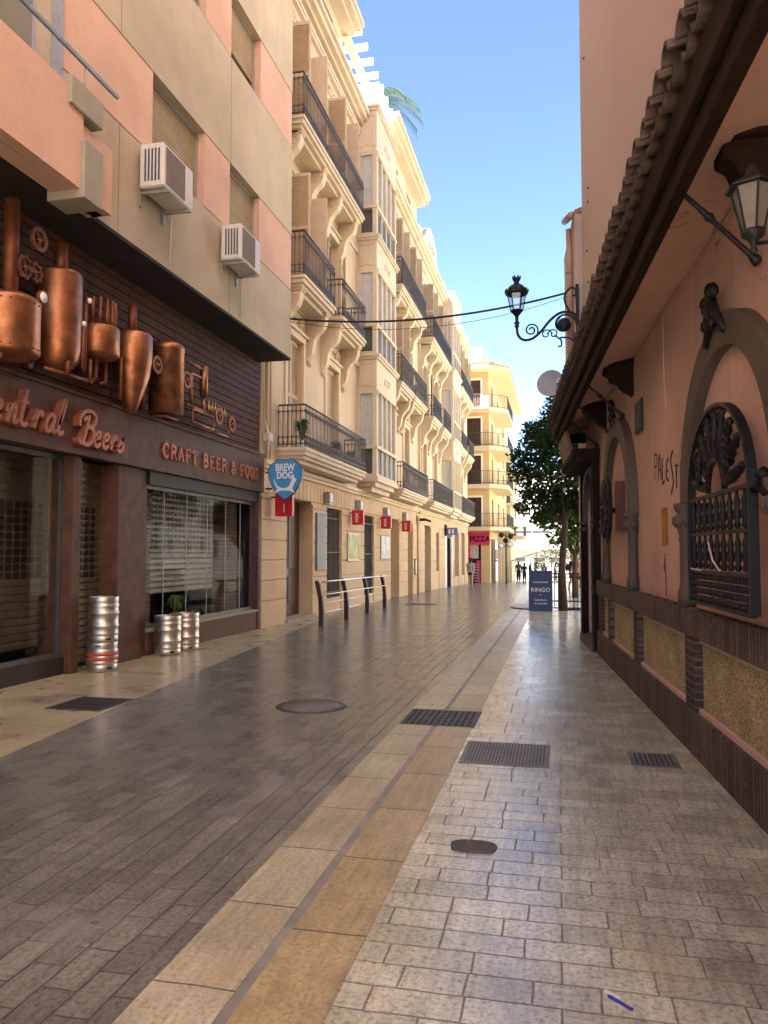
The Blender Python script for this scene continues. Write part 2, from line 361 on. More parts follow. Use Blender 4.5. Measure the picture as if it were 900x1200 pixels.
# wall sheet with openings (front + reveals), local facade frame
def wallsheet(mb, s0, s1, z0, z1, ops, depth=.3, o=0):
    ss = sorted({s0, s1, *[a for q in ops for a in q[:2]]}); zs = sorted({z0, z1, *[a for q in ops for a in q[2:4]]})
    for i in range(len(ss)-1):
        for j in range(len(zs)-1):
            cs, cz = (ss[i]+ss[i+1])/2, (zs[j]+zs[j+1])/2
            if any(q[0] < cs < q[1] and q[2] < cz < q[3] for q in ops): continue
            mb.quad((ss[i], o, zs[j]), (ss[i+1], o, zs[j]), (ss[i+1], o, zs[j+1]), (ss[i], o, zs[j+1]))
    for (a, b, c, d) in [q[:4] for q in ops]:
        e = o-depth
        mb.quad((a, o, c), (a, o, d), (a, e, d), (a, e, c)); mb.quad((b, o, c), (b, o, d), (b, e, d), (b, e, c))
        mb.quad((a, o, d), (b, o, d), (b, e, d), (a, e, d)); mb.quad((a, o, c), (b, o, c), (b, e, c), (a, e, c))
def shell(mb, s0, s1, z0, z1, back, o=0, dep=.32):
    """closes a building volume behind a wall sheet"""
    mb.quad((s0, o, z0), (s0, o, z1), (s0, -back, z1), (s0, -back, z0)); mb.quad((s1, o, z0), (s1, o, z1), (s1, -back, z1), (s1, -back, z0))
    mb.quad((s0, o, z1), (s1, o, z1), (s1, -back, z1), (s0, -back, z1)); mb.quad((s0, -back, z0), (s0, -back, z1), (s1, -back, z1), (s1, -back, z0))

# ------------------------------------------------------------------ ground
def sheet(name, xl, xr, y0, y1, off, mat, ny=60, nx=1):
    mb = MB(); ys = [y0+(y1-y0)*(i/ny)**1.5 for i in range(ny+1)]
    fl = xl if callable(xl) else (lambda y: xl); fr = xr if callable(xr) else (lambda y: xr)
    vs = [(fl(y)+(fr(y)-fl(y))*k/nx, y, gz(y)+off) for y in ys for k in range(nx+1)]
    mb.add(vs, [(i*(nx+1)+k, i*(nx+1)+k+1, (i+1)*(nx+1)+k+1, (i+1)*(nx+1)+k) for i in range(ny) for k in range(nx)])
    return tag(mb.build(name, mat, None, recalc=False), kind='structure')
sheet('ground', -600, 600, -200, 1400, -.03, ASPH, 200)
LE = lambda y: -4.15-.115*(y-5) if y > -20 else -1.3
wallx = lambda y: 1.16-.0673*(y-4.94) if y < 15.5 else .45+(y-15.5)*.02
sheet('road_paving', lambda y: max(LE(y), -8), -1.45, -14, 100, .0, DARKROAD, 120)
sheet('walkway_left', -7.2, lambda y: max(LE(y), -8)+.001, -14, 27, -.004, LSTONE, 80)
sheet('stone_border_left', -1.455, -1.135, -14, 100, .004, YSTONE2, 120)
sheet('stone_border_right', -1.09, -.78, -14, 100, .004, YSTONE, 120)
sheet('stone_channel', -1.14, -1.08, -14, 100, .001, GROOVE, 120)
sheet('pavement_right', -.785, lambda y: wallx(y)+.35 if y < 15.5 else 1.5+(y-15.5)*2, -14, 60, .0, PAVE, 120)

# ------------------------------------------------------------------ modern apartment building with shop
apt = thing('apartment_building', 'beige and salmon apartment block with a brown wooden bar front at street level', 'building', (-6.2, 4, 0))
A0, A1, ATOP = -9, 15.25, 26
m = MB(TL)
rows = [(7.08, 8.3), (10.18, 11.4), (13.28, 14.5), (16.4, 17.6), (19.5, 20.7), (22.6, 23.8)]
cols = [(1.0, 3.2), (5.2, 7.35), (9.53, 11.15), (12.13, 13.48)]
prev = 5.65
FO = .73
band = MB(TL); pan = MB(TL)
for i, (a, b) in enumerate(rows):
    band.box(A0, A1, FO-.5, FO, prev, a)
    prev = b
band.box(A0, A1, FO-.5, FO, prev, ATOP)
band.box(A0, A1-.02, -10, FO-.45, 5.66, ATOP-.05)
band.build('wall', CONC, apt)
for (a, b) in rows:
    xs = [A0]+[v for c in cols for v in c]+[A1]
    for k in range(0, len(xs), 2): each('panel', PINKR, apt, TL, [(xs[k]+.0, xs[k+1], FO-.4, FO-.012, a+.03, b-.002)])
dl = MB(TL)
for (a, b) in rows: dl.box(A0, A1-.01, FO-.3, FO-.03, a+.001, a+.029)
dl.build('shadow_gap', BLACK, apt)
for i, (a, b) in enumerate(rows[:3]):
    for j, (c, d) in enumerate(cols):
        if i == 0 and j < 2: continue
        f = MB(TL); f.box(c, c+.05, FO-.22, FO-.13, a+.03, b); f.box(d-.05, d, FO-.22, FO-.13, a+.03, b); f.box(c+.05, d-.05, FO-.22, FO-.13, b-.05, b); f.box(c+.05, d-.05, FO-.22, FO-.13, a+.03, a+.07)
        fo = f.build('window', ALU, apt)
        lo = a+.07 if i == 0 else a+.35
        sl_ = MB(TL); z = lo
        while z < b-.05: sl_.box(c+.05, d-.05, FO-.2, FO-.155+.0, z, z+.048); z += .06
        sl_.build('roller_blind', BLIND, fo)
        if i: 
            g = MB(TL); g.box(c+.05, d-.05, FO-.21, FO-.2, a+.07, b-.05); g.build('pane', DGLASS, fo)
# soffit and shop front
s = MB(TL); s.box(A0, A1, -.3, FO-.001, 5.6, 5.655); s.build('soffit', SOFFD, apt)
core = MB(TL)
for z in [3.62+k*.135 for k in range(15)]: core.box(A0, A1+.1, -.12, .0, z, z+.118)
core.build('slatted_cladding', WOOD, apt)
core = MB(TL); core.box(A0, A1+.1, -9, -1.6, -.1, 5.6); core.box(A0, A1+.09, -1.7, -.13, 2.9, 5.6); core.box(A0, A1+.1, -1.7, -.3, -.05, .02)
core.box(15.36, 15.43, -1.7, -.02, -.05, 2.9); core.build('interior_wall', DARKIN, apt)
sg = MB(TL); sg.box(A0, 10.7, -.1, .1, 2.83, 3.6); sg.box(10.706, A1+.17, -.1, .09, 2.83, 3.6)
sg.box(A0, A1+.17, .1, .13, 3.6, 3.64)
sgo = sg.build('sign_fascia', SIGNW, apt, .006)
# posts
p = MB(TL); p.box(9.98, 10.62, -.45, .02, -.02, 2.83); p.box(10.62, 10.88, -.4, -.04, -.02, 2.83); p.box(9.95, 10.66, -.47, .04, -.02, .17); p.build('timber_post', SIGNW, apt, .01)
each('timber_post', SIGNW, apt, TL, [(8.96, 9.14, -.35, -.01, -.02, 2.83), (15.28, 15.43, -.2, .03, -.06, 2.83), (4.4, 4.6, -.3, 0, 0, 2.83)], .01)
each('stall_riser', SIGNW, apt, TL, [(10.88, 15.28, -.25, .0, -.05, .33)], .01)
p = MB(TL); p.box(10.88, 15.28, -.27, .03, .33, .37); p.build('sill', GREY_CON, apt)
p = MB(TL); p.box(-8, 8.96, -.42, -.1, -.02, .2); p.build('plinth', mk('chipped_plinth', (.03, .025, .022), .6, .3, 6, .5, 40, dirt=(.25, .22, .19), dirt_at=.66), apt)
HOLE = MB(TL)
def shutter(s0, s1, o, z0, z1, holes, name='roller_shutter'):
    mb = MB(TL); z = z0
    while z < z1-.01:
        mb.add([(s0, o, z), (s1, o, z), (s1, o+.009, z+.02), (s0, o+.009, z+.02), (s1, o+.009, z+.08), (s0, o+.009, z+.08), (s1, o, z+.095), (s0, o, z+.095)], [(0, 1, 2, 3), (3, 2, 4, 5), (5, 4, 6, 7)]); z += .1
    mb.box(s0, s1, o-.03, o-.005, z0, z1)
    sh = mb.build(name, SHUT, apt, recalc=False)
    if holes:
        hm = MB(TL); zz = holes[0]
        while zz < holes[1]:
            x = s0+.08
            while x < s1-.08:
                w2, h2 = .056, .038
                pl = [(-w2, 0), (-w2*.75, -h2), (w2*.75, -h2), (w2, 0), (w2*.75, h2), (-w2*.75, h2)]
                cz = zz+.05
                hm.prism([(x+a, cz+b) for a, b in pl], lambda u, v, w_: (u, w_, v), o+.004, o+.0115)
                x += .145
            zz += .1
        hm.build('shutter_hole', BLACK, sh)
    return sh
shutter(3.5, 9.1, -.5, .32, 2.83, (1.22, 2.2))
each('inner_frame', SIGNW, apt, TL, [(9.1, 9.138, -.6, -.352, -.02, 2.83)])
shutter(9.14, 9.98, -.28, .03, 2.83, (1.2, 2.15))
shutter(11.55, 14.3, -.55, .85, 2.8, (1.6, 2.75))
each('brick_pier', SHOPBRICK, apt, TL, [(10.9, 11.6, -.6, -.38, .1, 2.83), (14.6, 15.1, -.7, -.38, .1, 2.83)])
# glazing
def glazing(s0, s1, z0, z1, o, splits, top=True):
    f = MB(TL); f.box(s0, s1, o-.03, o+.02, z0, z0+.06); f.box(s0, s1, o-.03, o+.02, z1-.06, z1); f.box(s0, s0+.05, o-.03, o+.02, z0+.06, z1-.06); f.box(s1-.05, s1, o-.03, o+.02, z0+.06, z1-.06)
    fo = f.build('shop_window', DGREY, apt)
    g = MB(TL); xs = [s0+.05]+splits+[s1-.05]
    for a, b in zip(xs, xs[1:]): g.quad((a+.004, o, z0+.06), (b-.004, o, z0+.06), (b-.004, o, z1-.06), (a+.004, o, z1-.06))
    g.build('pane', GLASS, fo, recalc=False)
    g = MB(TL)
    for a in splits: g.box(a-.004, a+.004, o-.006, o+.006, z0+.06, z1-.06)
    g.build('glass_joint', ALU, fo)
glazing(2.0, 8.96, .2, 2.83, -.18, [4.3, 6, 7.75])
glazing(10.9, 15.28, .37, 2.62, -.12, [11.55, 12.35, 13.15, 13.95, 14.65])
tb = MB(TL); tb.box(10.88, 15.28, -.2, .0, 2.62, 2.83); tb.build('blind_box', BLACK, apt)
# balcony at upper left
jm = MB(TL)
for a, b in ((5.66, 7.08), (8.3, 10.18), (11.4, 13.28)):
    for x in (4.4, 8.7, 12.13): jm.box(x-.006, x+.006, FO, FO+.002, a, b)
jm.build('panel_joint', mk('joint_dark', (.2, .16, .12), .9, .2, 5, 0), apt)
bal = MB(TL); BO = 1.1
bal.box(-6, 7.4, BO-.15, BO, 5.56, 6.6); bal.box(7.4, 8.05, BO-.3, BO-.05, 5.56, 6.35)
bal.box(-6, 8.05, FO, BO-.16, 5.56, 5.7); bal.box(7.9, 8.049, FO, BO-.06, 5.7, 6.34)
bo = bal.build('balcony', PINKR, apt)
cb = MB(TL); cb.box(7.36, 7.72, BO-.42, BO+.05, 5.46, 6.12); cb.box(7.12, 7.72, BO-.3, BO+.04, 6.4, 6.72); cb.build('concrete_block', GREY_CON, bo, .01)
hr = MB(TL); hr.tube([(-6, BO+.02, 6.98), (8.02, BO+.02, 6.98)], .028, 10)
hr.tube([(7.4, BO, 6.7), (7.4, BO+.02, 6.98)], .015, 6); hr.tube([(4, BO-.05, 6.6), (4, BO+.02, 6.98)], .015, 6)
hr.build('handrail', ALU, bo)
wf = MB(TL); wf.box(5.2, 5.27, FO-.12, FO+.01, 5.7, 8.3); wf.box(6.98, 7.04, FO-.12, FO+.01, 5.7, 8.3); wf.box(5.2, 7.4, FO-.12, FO+.008, 8.2, 8.299); wf.box(7.3, 7.5, FO-.1, FO+.02, 6.6, 8.3)
wfo = wf.build('balcony_door', ALU, apt)
pg = MB(TL); pg.box(5.27, 6.98, FO-.1, FO-.03+.04, 5.7, 8.2); pg.build('pane', GGLASS, wfo)
pg = MB(TL); pg.box(7.04, 7.3, FO-.1, FO+.005, 6.6, 8.2); pg.build('side_panel', CONC, wfo)

# shop lettering
def fnL(o): return lambda u, v, w_: (u, w_, v)
SC = {  # script glyphs on a unit x-height grid
 't': [[(.25, 2.0), (.12, .9), (.12, .25), (.35, .02), (.62, .2)], [(-.05, 1.25), (.5, 1.3)]],
 'r': [[(.0, .35), (.15, .8), (.28, 1.02), (.22, .6), (.15, .0)], [(.2, .5), (.42, .95), (.68, .92), (.62, .72)]],
 'a': [[(.72, .85), (.45, 1.0), (.12, .7), (.1, .2), (.35, .02), (.62, .4), (.74, .95)], [(.74, .95), (.66, .4), (.72, .05), (1.0, .15)]],
 'l': [[(.1, .5), (.35, 1.3), (.42, 1.95), (.28, 1.9), (.14, 1.0), (.12, .25), (.3, .0), (.58, .18)]],
 'B': [[(.62, 1.95), (.5, 1.0), (.3, .1), (.0, .05), (-.15, .35)], [(-.2, 1.1), (-.3, 1.6), (.1, 2.1), (.8, 2.2), (1.35, 1.95), (1.3, 1.45), (.8, 1.15), (.55, 1.15)],
       [(.6, 1.15), (1.2, 1.05), (1.4, .6), (1.1, .1), (.6, -.05), (.2, .1)], [(.1, 1.5), (.35, 1.75), (.6, 1.5)]],
 'e': [[(.08, .5), (.5, .62), (.62, .88), (.4, 1.02), (.12, .75), (.1, .25), (.35, .0), (.75, .25)]],
 's': [[(.0, .3), (.4, .85), (.5, 1.05), (.42, .8), (.62, .4), (.5, .08), (.2, .0), (.02, .15)]],
 'n': [[(.0, .5), (.18, .95), (.22, .5), (.15, 0)], [(.2, .5), (.42, .95), (.62, .9), (.6, .3), (.7, .05), (.95, .2)]],
 'C': [[(1.1, 1.7), (.8, 2.0), (.2, 1.6), (.05, .7), (.4, .05), (1.1, .3)]]}
def script(mb, txt, s0, z0, h, wd, o0, o1, slope=.2, step=.86):
    x = s0; k = 0
    for ch in txt:
        if ch == ' ': x += h*.8; continue
        for st in SC[ch]:
            pts = [(x+(a+b*slope)*h, z0+b*h) for a, b in st]
            mb.ribbon(pts, wd, lambda u, v, w_: (u, w_, v), o0, o1+k*.0009); k += 1
        x += h*(1.5 if ch in 'BC' else step*(1.0 if ch != 'l' else .75))
    return x
def serif(mb, txt, s0, z0, h, wd, o0, o1, adv=.86, fn=None):
    G = {'C': [[(.72, .78), (.5, 1), (.2, .88), (.06, .5), (.2, .12), (.5, 0), (.74, .2)], [(.74, .66), (.74, .92)]],
         'R': [[(.15, 0), (.15, 1)], [(.15, .97), (.5, .96), (.66, .75), (.5, .52), (.15, .5)], [(.42, .5), (.76, .02)], [(.03, 0), (.28, 0)], [(.03, .99), (.2, .99)], [(.68, .0), (.86, .0)]],
         'A': [[(.1, 0), (.42, 1)], [(.42, 1), (.76, 0)], [(.24, .34), (.62, .34)], [(.0, 0), (.22, 0)], [(.64, 0), (.88, 0)]],
         'F': [[(.15, 0), (.15, 1)], [(.03, .98), (.68, .98)], [(.15, .52), (.5, .52)], [(.03, 0), (.3, 0)], [(.68, .98), (.68, .78)], [(.5, .62), (.5, .42)]],
         'T': [[(.4, 0), (.4, 1)], [(.05, .98), (.75, .98)], [(.27, 0), (.53, 0)], [(.05, .98), (.05, .76)], [(.75, .98), (.75, .76)]],
         'B': [[(.15, 0), (.15, 1)], [(.03, .98), (.5, .97), (.62, .77), (.48, .54), (.15, .53)], [(.45, .53), (.7, .3), (.5, .03), (.03, .02)]],
         'E': [[(.15, 0), (.15, 1)], [(.03, .98), (.66, .98)], [(.15, .52), (.5, .52)], [(.03, .02), (.7, .02)], [(.66, .98), (.66, .8)], [(.7, .02), (.7, .22)], [(.5, .62), (.5, .42)]],
         '&': [[(.8, .5), (.5, .05), (.2, .02), (.1, .25), (.5, .62), (.5, .88), (.33, .98), (.2, .8), (.4, .45), (.8, .02)]],
         'O': [[(.4, 1), (.14, .85), (.05, .5), (.14, .15), (.4, 0), (.66, .15), (.75, .5), (.66, .85), (.4, 1)]],
         'D': [[(.15, 0), (.15, 1)], [(.03, .98), (.45, .95), (.72, .5), (.45, .05), (.03, .02)]]}
    x = s0; k = 0
    for ch in txt:
        if ch == ' ': x += h*.5; continue
        for st in G[ch]:
            big = len(st) == 2 and abs(st[0][0]-st[1][0]) > .6*abs(st[0][1]-st[1][1])
            mb.ribbon([(x+a*h, z0+b*h) for a, b in st], wd*(.55 if big else 1), fn or (lambda u, v, w_: (u, w_, v)), o0, o1+k*.0007); k += 1
        x += h*adv
sl1 = MB(TL); e_ = script(MB(TL), 'Central', 0, 0, .215, .05, 0, 1, step=1.05)
x_ = 8.47-e_
for ch in 'Central': b_ = MB(TL); x_ = script(b_, ch, x_, 3.02, .215, .052, .1, .2, step=1.05); b_.build('letter', LETTER, sgo)
x_ = 8.78
for ch in 'Beers': b_ = MB(TL); x_ = script(b_, ch, x_, 2.97, .2, .05, .1, .2, step=.95); b_.build('letter', LETTER, sgo)
x_ = 11.06
for ch in 'CRAFT BEER & FOOD':
    if ch == ' ': x_ += .17; continue
    b_ = MB(TL); serif(b_, ch, x_, 3.07, .22, .045, .09, .125); b_.build('letter', LETTER, sgo); x_ += .252
# a poster stub and small cable box on the corner of the shop
# ------------------------------------------------------------------ copper brewing ornaments
def gauge(mb, c, r, ax='x'): mb.lathe(c, [(r, -.02), (r*1.1, 0), (r*1.1, .03), (r*.9, .035)], 16, ax)
CG = 'copper brewing ornaments mounted above the bar sign'
XC = -5.86
def cvess(name, label, y, z): return thing(name, label, 'ornament', (XC, y, z), 0, CG)
t = cvess('copper_kettle', 'short riveted copper kettle with a tall thick pipe and a white pressure gauge', 7.2, 3.68)
b = MB(); b.lathe((XC, 7.2, 3.7), [(.1, -.06), (.32, 0), (.345, .03), (.345, .57), (.35, .59), (.34, .61), (.28, .65), (.13, .68)], 28); b.build('drum', COPPER, t)
b = MB(); b.tube([(XC, 7.24, 4.3), (XC, 7.24, 5.45)], .085, 14); b.build('chimney', COPPERD, t)
b = MB(); [b.tube([(XC+dx, 7.2+dy, 3.7), (XC+dx, 7.2+dy, 3.63-.02)], .03, 8) for dx, dy in ((.1, -.2), (.12, .25))]
[b.lathe((XC+.35*cos(a), 7.2+.35*sin(a), zz), [(.012, -.008), (.012, .008)], 6) for a in [k*pi/12 for k in range(24)] for zz in (3.76, 4.25)]; b.build('rivets', COPPERD, t)
b = MB(); gauge(b, (XC+.3, 7.36, 4.37), .07); b.build('gauge_case', COPPERD, t); b = MB(); b.lathe((XC+.337, 7.36, 4.37), [(.06, 0), (.06, .004)], 16, 'x'); b.build('gauge_face', WHITEP, t)
t = thing('gear_cluster', 'three small copper gear wheels turning beside the tall kettle pipe', 'ornament', (XC, 7.35, 4.7), 0, CG)
def gear(y, z, r, teeth, spokes, x=XC+.12):
    g = MB(); n = teeth*4
    ring = [(r*(1.0 if (k % 4) < 2 else .84)) for k in range(n)] if teeth else [r]*24
    n = len(ring)
    o_ = [(y+ring[k]*cos(2*pi*k/n), z+ring[k]*sin(2*pi*k/n)) for k in range(n)]; i_ = [(y+r*.66*cos(2*pi*k/n), z+r*.66*sin(2*pi*k/n)) for k in range(n)]
    vs = [(x, *p) for p in o_]+[(x, *p) for p in i_]+[(x+.03, *p) for p in o_]+[(x+.03, *p) for p in i_]
    fs = []
    for k in range(n):
        j = (k+1) % n; fs += [(k, j, n+j, n+k), (2*n+k, 3*n+k, 3*n+j, 2*n+j), (k, 2*n+k, 2*n+j, j), (n+k, n+j, 3*n+j, 3*n+k)]
    g.add(vs, fs)
    for k in range(spokes): a = 2*pi*k/spokes+.3; g.tube([(x+.015, y, z), (x+.015, y+r*.7*cos(a), z+r*.7*sin(a))], r*.09, 6)
    g.lathe((x-.01, y, z), [(r*.2, 0), (r*.2, .05)], 10, 'x')
    return g
for (y, z, r, tt) in ((7.55, 5.12, .14, 0), (7.5, 4.72, .12, 8), (7.33, 4.72, .14, 9)): gear(y, z, r, tt, 4, XC+.1).build('gear', COPPERD, t)
t = cvess('copper_tank', 'tall round-bottomed copper tank with stub chimney, second from the left in the frame', 8.07, 3.7)
b = MB(); b.lathe((XC, 8.07, 3.72), [(.05, -.02), (.16, .02), (.25, .12), (.275, .25), (.28, 1.16), (.27, 1.2), (.1, 1.22)], 28); b.build('body', COPPER, t)
b = MB(); b.tube([(XC, 8.12, 4.9), (XC, 8.12, 5.3)], .075, 12); b.build('chimney', COPPERD, t)
b = MB(); b.tube([(XC+.25, 8.22, 3.78), (XC+.25, 8.22, 4.3)], .022, 8); b.tube([(XC+.2, 8.33, 3.76), (XC+.2, 8.33, 4.62)], .026, 8); b.tube([(XC, 8.12, 5.05), (XC-.05, 8.5, 5.05), (XC-.05, 8.55, 4.2)], .02, 8)
b.tube([(XC+.1, 7.7, 3.68), (XC+.2, 8.5, 3.68)], .022, 8); b.tube([(XC+.2, 8.45, 3.66), (XC+.2, 8.45, 3.95)], .022, 8); b.tube([(XC+.2, 8.0, 3.66), (XC+.2, 8.0, 3.9)], .026, 8); b.build('pipework', COPPERD, t)
b = MB()
for (y, z) in ((8.22, 4.33), (8.33, 4.65)): b.lathe((XC+.25, y, z), [(.035, 0), (.035, .02)], 12, 'x')
b.build('gauge_face', WHITEP, t)
t = cvess('copper_pipe_organ', 'low copper drum topped by a comb of upright copper pipes', 8.84, 4.08)
b = MB(); b.lathe((XC, 8.88, 4.1), [(.1, -.05), (.26, 0), (.29, .03), (.29, .36), (.28, .38), (.1, .39)], 28); b.build('drum', COPPER, t)
b = MB()
for k in range(9): a = pi*(k/8)-pi/2; b.tube([(XC+.22*cos(a), 8.88+.24*sin(a), 4.45), (XC+.22*cos(a), 8.88+.24*sin(a), 4.83)], .026, 8)
b.build('upright_pipes', COPPERD, t)
b = MB(); [b.tube([(XC+.05, y, 4.1), (XC+.05, y, 3.8), (XC+.02, y-.08, 3.76)], .025, 8) for y in (8.8, 9.02)]; b.build('drain_pipe', COPPERD, t)
t = cvess('copper_cone_fermenter', 'copper vessel tapering to a cone at its foot with a handwheel on its side', 9.75, 3.5)
b = MB(); b.lathe((XC, 9.73, 3.5), [(.03, .0), (.07, .02), (.17, .3), (.25, .55), (.28, .75), (.285, 1.1), (.26, 1.14), (.1, 1.17)], 28); b.build('body', COPPER, t)
b = MB(); b.tube([(XC, 9.73, 4.7), (XC, 9.73, 5.05)], .06, 10); b.build('chimney', COPPERD, t)
gear(9.98, 4.25, .13, 0, 4, XC+.24).build('handwheel', COPPERD, t)
b = MB(); b.tube([(XC-.1, 9.38, 4.25), (XC+.05, 9.38, 4.2), (XC+.05, 9.38, 3.64)], .024, 8); b.tube([(XC-.05, 10.15, 4.0), (XC-.05, 10.15, 3.64)], .024, 8); b.build('side_pipe', COPPERD, t)
t = cvess('copper_cylinder', 'upright straight copper cylinder with lid and handwheel, right of the cone vessel', 10.72, 3.62)
b = MB(); b.lathe((XC, 10.72, 3.66), [(.22, 0), (.262, .01), (.262, .98), (.272, .99), (.272, 1.03), (.25, 1.09), (.1, 1.12)], 28); b.build('body', COPPER, t)
gear(10.95, 4.25, .14, 0, 5, XC+.21).build('handwheel', COPPERD, t)
b = MB(); b.box(XC-.05, XC+.05, 10.68, 10.76, 3.6, 3.68); b.box(XC-.1, XC+.1, 10.5, 10.95, 3.6, 3.625); b.build('foot', COPPERD, t)
t = cvess('copper_pipe_contraption', 'small machine of copper pipes and two spoked wheels at the right end of the row', 12.2, 3.78)
b = MB(); b.tube([(XC, 11.45, 4.66), (XC, 11.9, 4.66)], .025, 8); b.tube([(XC, 12.0, 4.2), (XC, 12.0, 4.72)], .07, 10); b.tube([(XC, 12.0, 3.92), (XC, 12.0, 4.2)], .03, 8)
b.tube([(XC, 11.55, 3.98), (XC, 11.55, 4.5), (XC, 11.9, 4.5)], .028, 8); b.tube([(XC, 11.4, 3.95), (XC, 12.1, 3.95)], .025, 8)
b.tube([(XC, 11.6, 3.68), (XC, 11.6, 3.92), (XC, 12.5, 3.92)], .02, 8); b.tube([(XC, 11.6, 3.7), (XC, 12.4, 3.7)], .02, 8); b.tube([(XC, 12.4, 3.66), (XC, 12.4, 3.9)], .02, 8); b.tube([(XC, 12.35, 3.66), (XC, 13.0, 3.66)], .02, 8); b.tube([(XC, 13.0, 3.66), (XC, 13.0, 3.95)], .02, 8)
b.build('pipe_frame', COPPER, t)
gear(12.4, 3.93, .15, 0, 4, XC+.08).build('wheel', COPPERD, t); gear(12.95, 3.88, .14, 0, 4, XC+.08).build('wheel', COPPERD, t)
b = MB()
for k in range(6): b.lathe((XC, 12.2+k*.13, 3.97), [(.03, 0), (.035, .1), (.012, .14), (.012, .2)], 8)
b.build('taps', mk('brass', (.4, .27, .12), .4, .3, 6, .1, 20, metal=.9), t)

# ------------------------------------------------------------------ air conditioners
ac = thing('air_conditioner', 'white air conditioner under the first blind, the nearer of the two', 'air conditioner', (-5.2, 9.45, 6.38), 0, 'air conditioners on the beige band')
b = MB(); x0, x1, y0, y1, z0, z1 = -5.42, -5.06, 9.1, 9.95, 6.42, 7.02; b.box(x0, x1, y0, y1, z0, z1); b.build('casing', PLASTW, ac, .02)
b = MB()
for k in range(16): b.box(x1, x1+.012, y0+.06+k*.034, y0+.075+k*.034, z0+.05, z1-.05)
b.build('front_grille', mk('ac_grille_brown', (.2, .16, .13), .6, .1, 5, 0), ac)
b = MB()
for k in range(5): b.box(x0+.08+k*.05, x0+.105+k*.05, y0-.006, y0, z0+.08, z1-.08)
b.build('side_vent', DGREY, ac)
for ya in (y0+.08, y1-.14):
    b = MB(); b.box(x0-.02, x1+.03, ya, ya+.04, z0-.05, z0-.01); b.box(x0-.045, x0-.02, ya-.001, ya+.041, z0-.2, z0+.25); b.build('bracket', ALU, ac)
b = MB(); b.tube([(x0+.05, y1-.05, z0+.1), (x0-.02, y1+.08, z0), (x0-.035, y1+.1, z0-.3), (x0-.035, y1+.08, 5.75)], .012, 6); b.build('hose', PLASTW, ac)
a2 = copy_tree(ac); a2.location = (-5.2, 9.45+2.56, 6.36); tag(a2, 'white air conditioner under the second blind, the farther of the two', 'air conditioner')

# ------------------------------------------------------------------ kegs
def keg(name, label, x, y, z, h, r, red=False, group='beer kegs outside the bar'):
    t = thing(name, label, 'keg', (x, y, z), 0, group)
    b = MB(); n = 40
    pr = [(r*.80, .0), (r*.93, .0), (r*.95, .015), (r*.92, .06), (r*.97, .09), (r*.98, .10*h+.05)]
    k = h
    pr = [(r*.9, 0), (r*.96, .008), (r*.96, .075), (r*.93, .085), (r*.96, .1), (r, .11), (r*.965, .13)]
    mids = (.36, .64) if h > .45 else (.5,)
    for q in mids: pr += [(r*.965, h*q-.022), (r*1.0, h*q-.012), (r*1.015, h*q), (r*1.0, h*q+.012), (r*.965, h*q+.022)]
    pr += [(r*.965, h-.13), (r, h-.11), (r*.96, h-.1), (r*.93, h-.085), (r*.96, h-.07), (r*.97, h-.006), (r*.955, h), (r*.9, h), (r*.88, h-.05), (r*.6, h-.045), (r*.1, h-.035)]
    b.lathe((x, y, z), pr, n); b.build('barrel', STEEL, t)
    b = MB(); b.lathe((x, y, z+h-.05), [(.04, 0), (.04, .03), (.02, .04)], 12); b.build('valve', STEEL, t)
    a0 = atan2(-y, -x)
    hm = MB()
    for da, zz in ((.35, .045), (1.9, h-.045), (3.5, .045)) if h > .45 else ((-.5+1.0, .045), (-.3, h-.04)):
        pts = []
        for dz in (-.012, .012):
            for e in range(7): pts.append((x+(r*.965)*cos(a0+da+(e-3)*.065), y+(r*.965)*sin(a0+da+(e-3)*.065), z+zz+dz*(1 if 0 < e < 6 else .4)))
        hm.add(pts, [(e, e+1, 8+e, 7+e) for e in range(6)])
    hm.build('handle_slot', BLACK, t, recalc=False)
    if red:
        b = MB()
        for q in (.14, .205): b.lathe((x, y, z+q), [(r*.97, 0), (r*1.02, .004), (r*1.02, .03), (r*.97, .034)], n)
        b.build('red_band', REDP, t)
    return t
keg('beer_keg', 'short steel keg with red bands at the bottom of the stack', -6.0, 9.36, gz(9.3), .38, .205, True)
keg('beer_keg', 'tall steel keg standing on top of the red-banded keg', -5.99, 9.36, gz(9.3)+.381, .60, .2)
keg('beer_keg', 'tall steel keg on the pavement beside the wooden pillar, the nearer of two', -5.98, 11.1, gz(11), .60, .21)
keg('beer_keg', 'steel keg half hidden behind the keg by the wooden pillar', -5.98, 11.72, gz(11.7), .60, .21)

# ------------------------------------------------------------------ cream buildings
def railing(parent, s0, s1, o, z0, z1, dens=.105, fancy=True, sides=(True, True), mat=None, back=0.02):
    mb = MB(TL); mat = mat or IRONP
    segs = [((s0, o), (s1, o))]
    if sides[0]: segs.append(((s0, back), (s0, o)))
    if sides[1]: segs.append(((s1, back), (s1, o)))
    for (a, b) in segs:
        L_ = sqrt((a[0]-b[0])**2+(a[1]-b[1])**2); n = max(1, round(L_/dens))
        for (zz, r) in ((z1, .022), (z0+.08, .014), (z1-.14, .011), (z0+.24, .011)): mb.tube([(a[0], a[1], zz), (b[0], b[1], zz)], r, 6)
        for i in range(n+1):
            q = i/n; x = a[0]+(b[0]-a[0])*q; y = a[1]+(b[1]-a[1])*q
            if fancy:
                h = z1-z0
                mb.lathe((x, y, z0), [(.009, 0), (.013, .08), (.028, .12), (.012, .17), (.026, .24), (.009, .29), (.008, h*.55), (.011, h-.2), (.03, h-.14), (.01, h-.1), (.009, h)], 5)
            else: mb.box(x-.009, x+.009, y-.009, y+.009, z0, z1)
    return mb.build('railing', mat, parent)
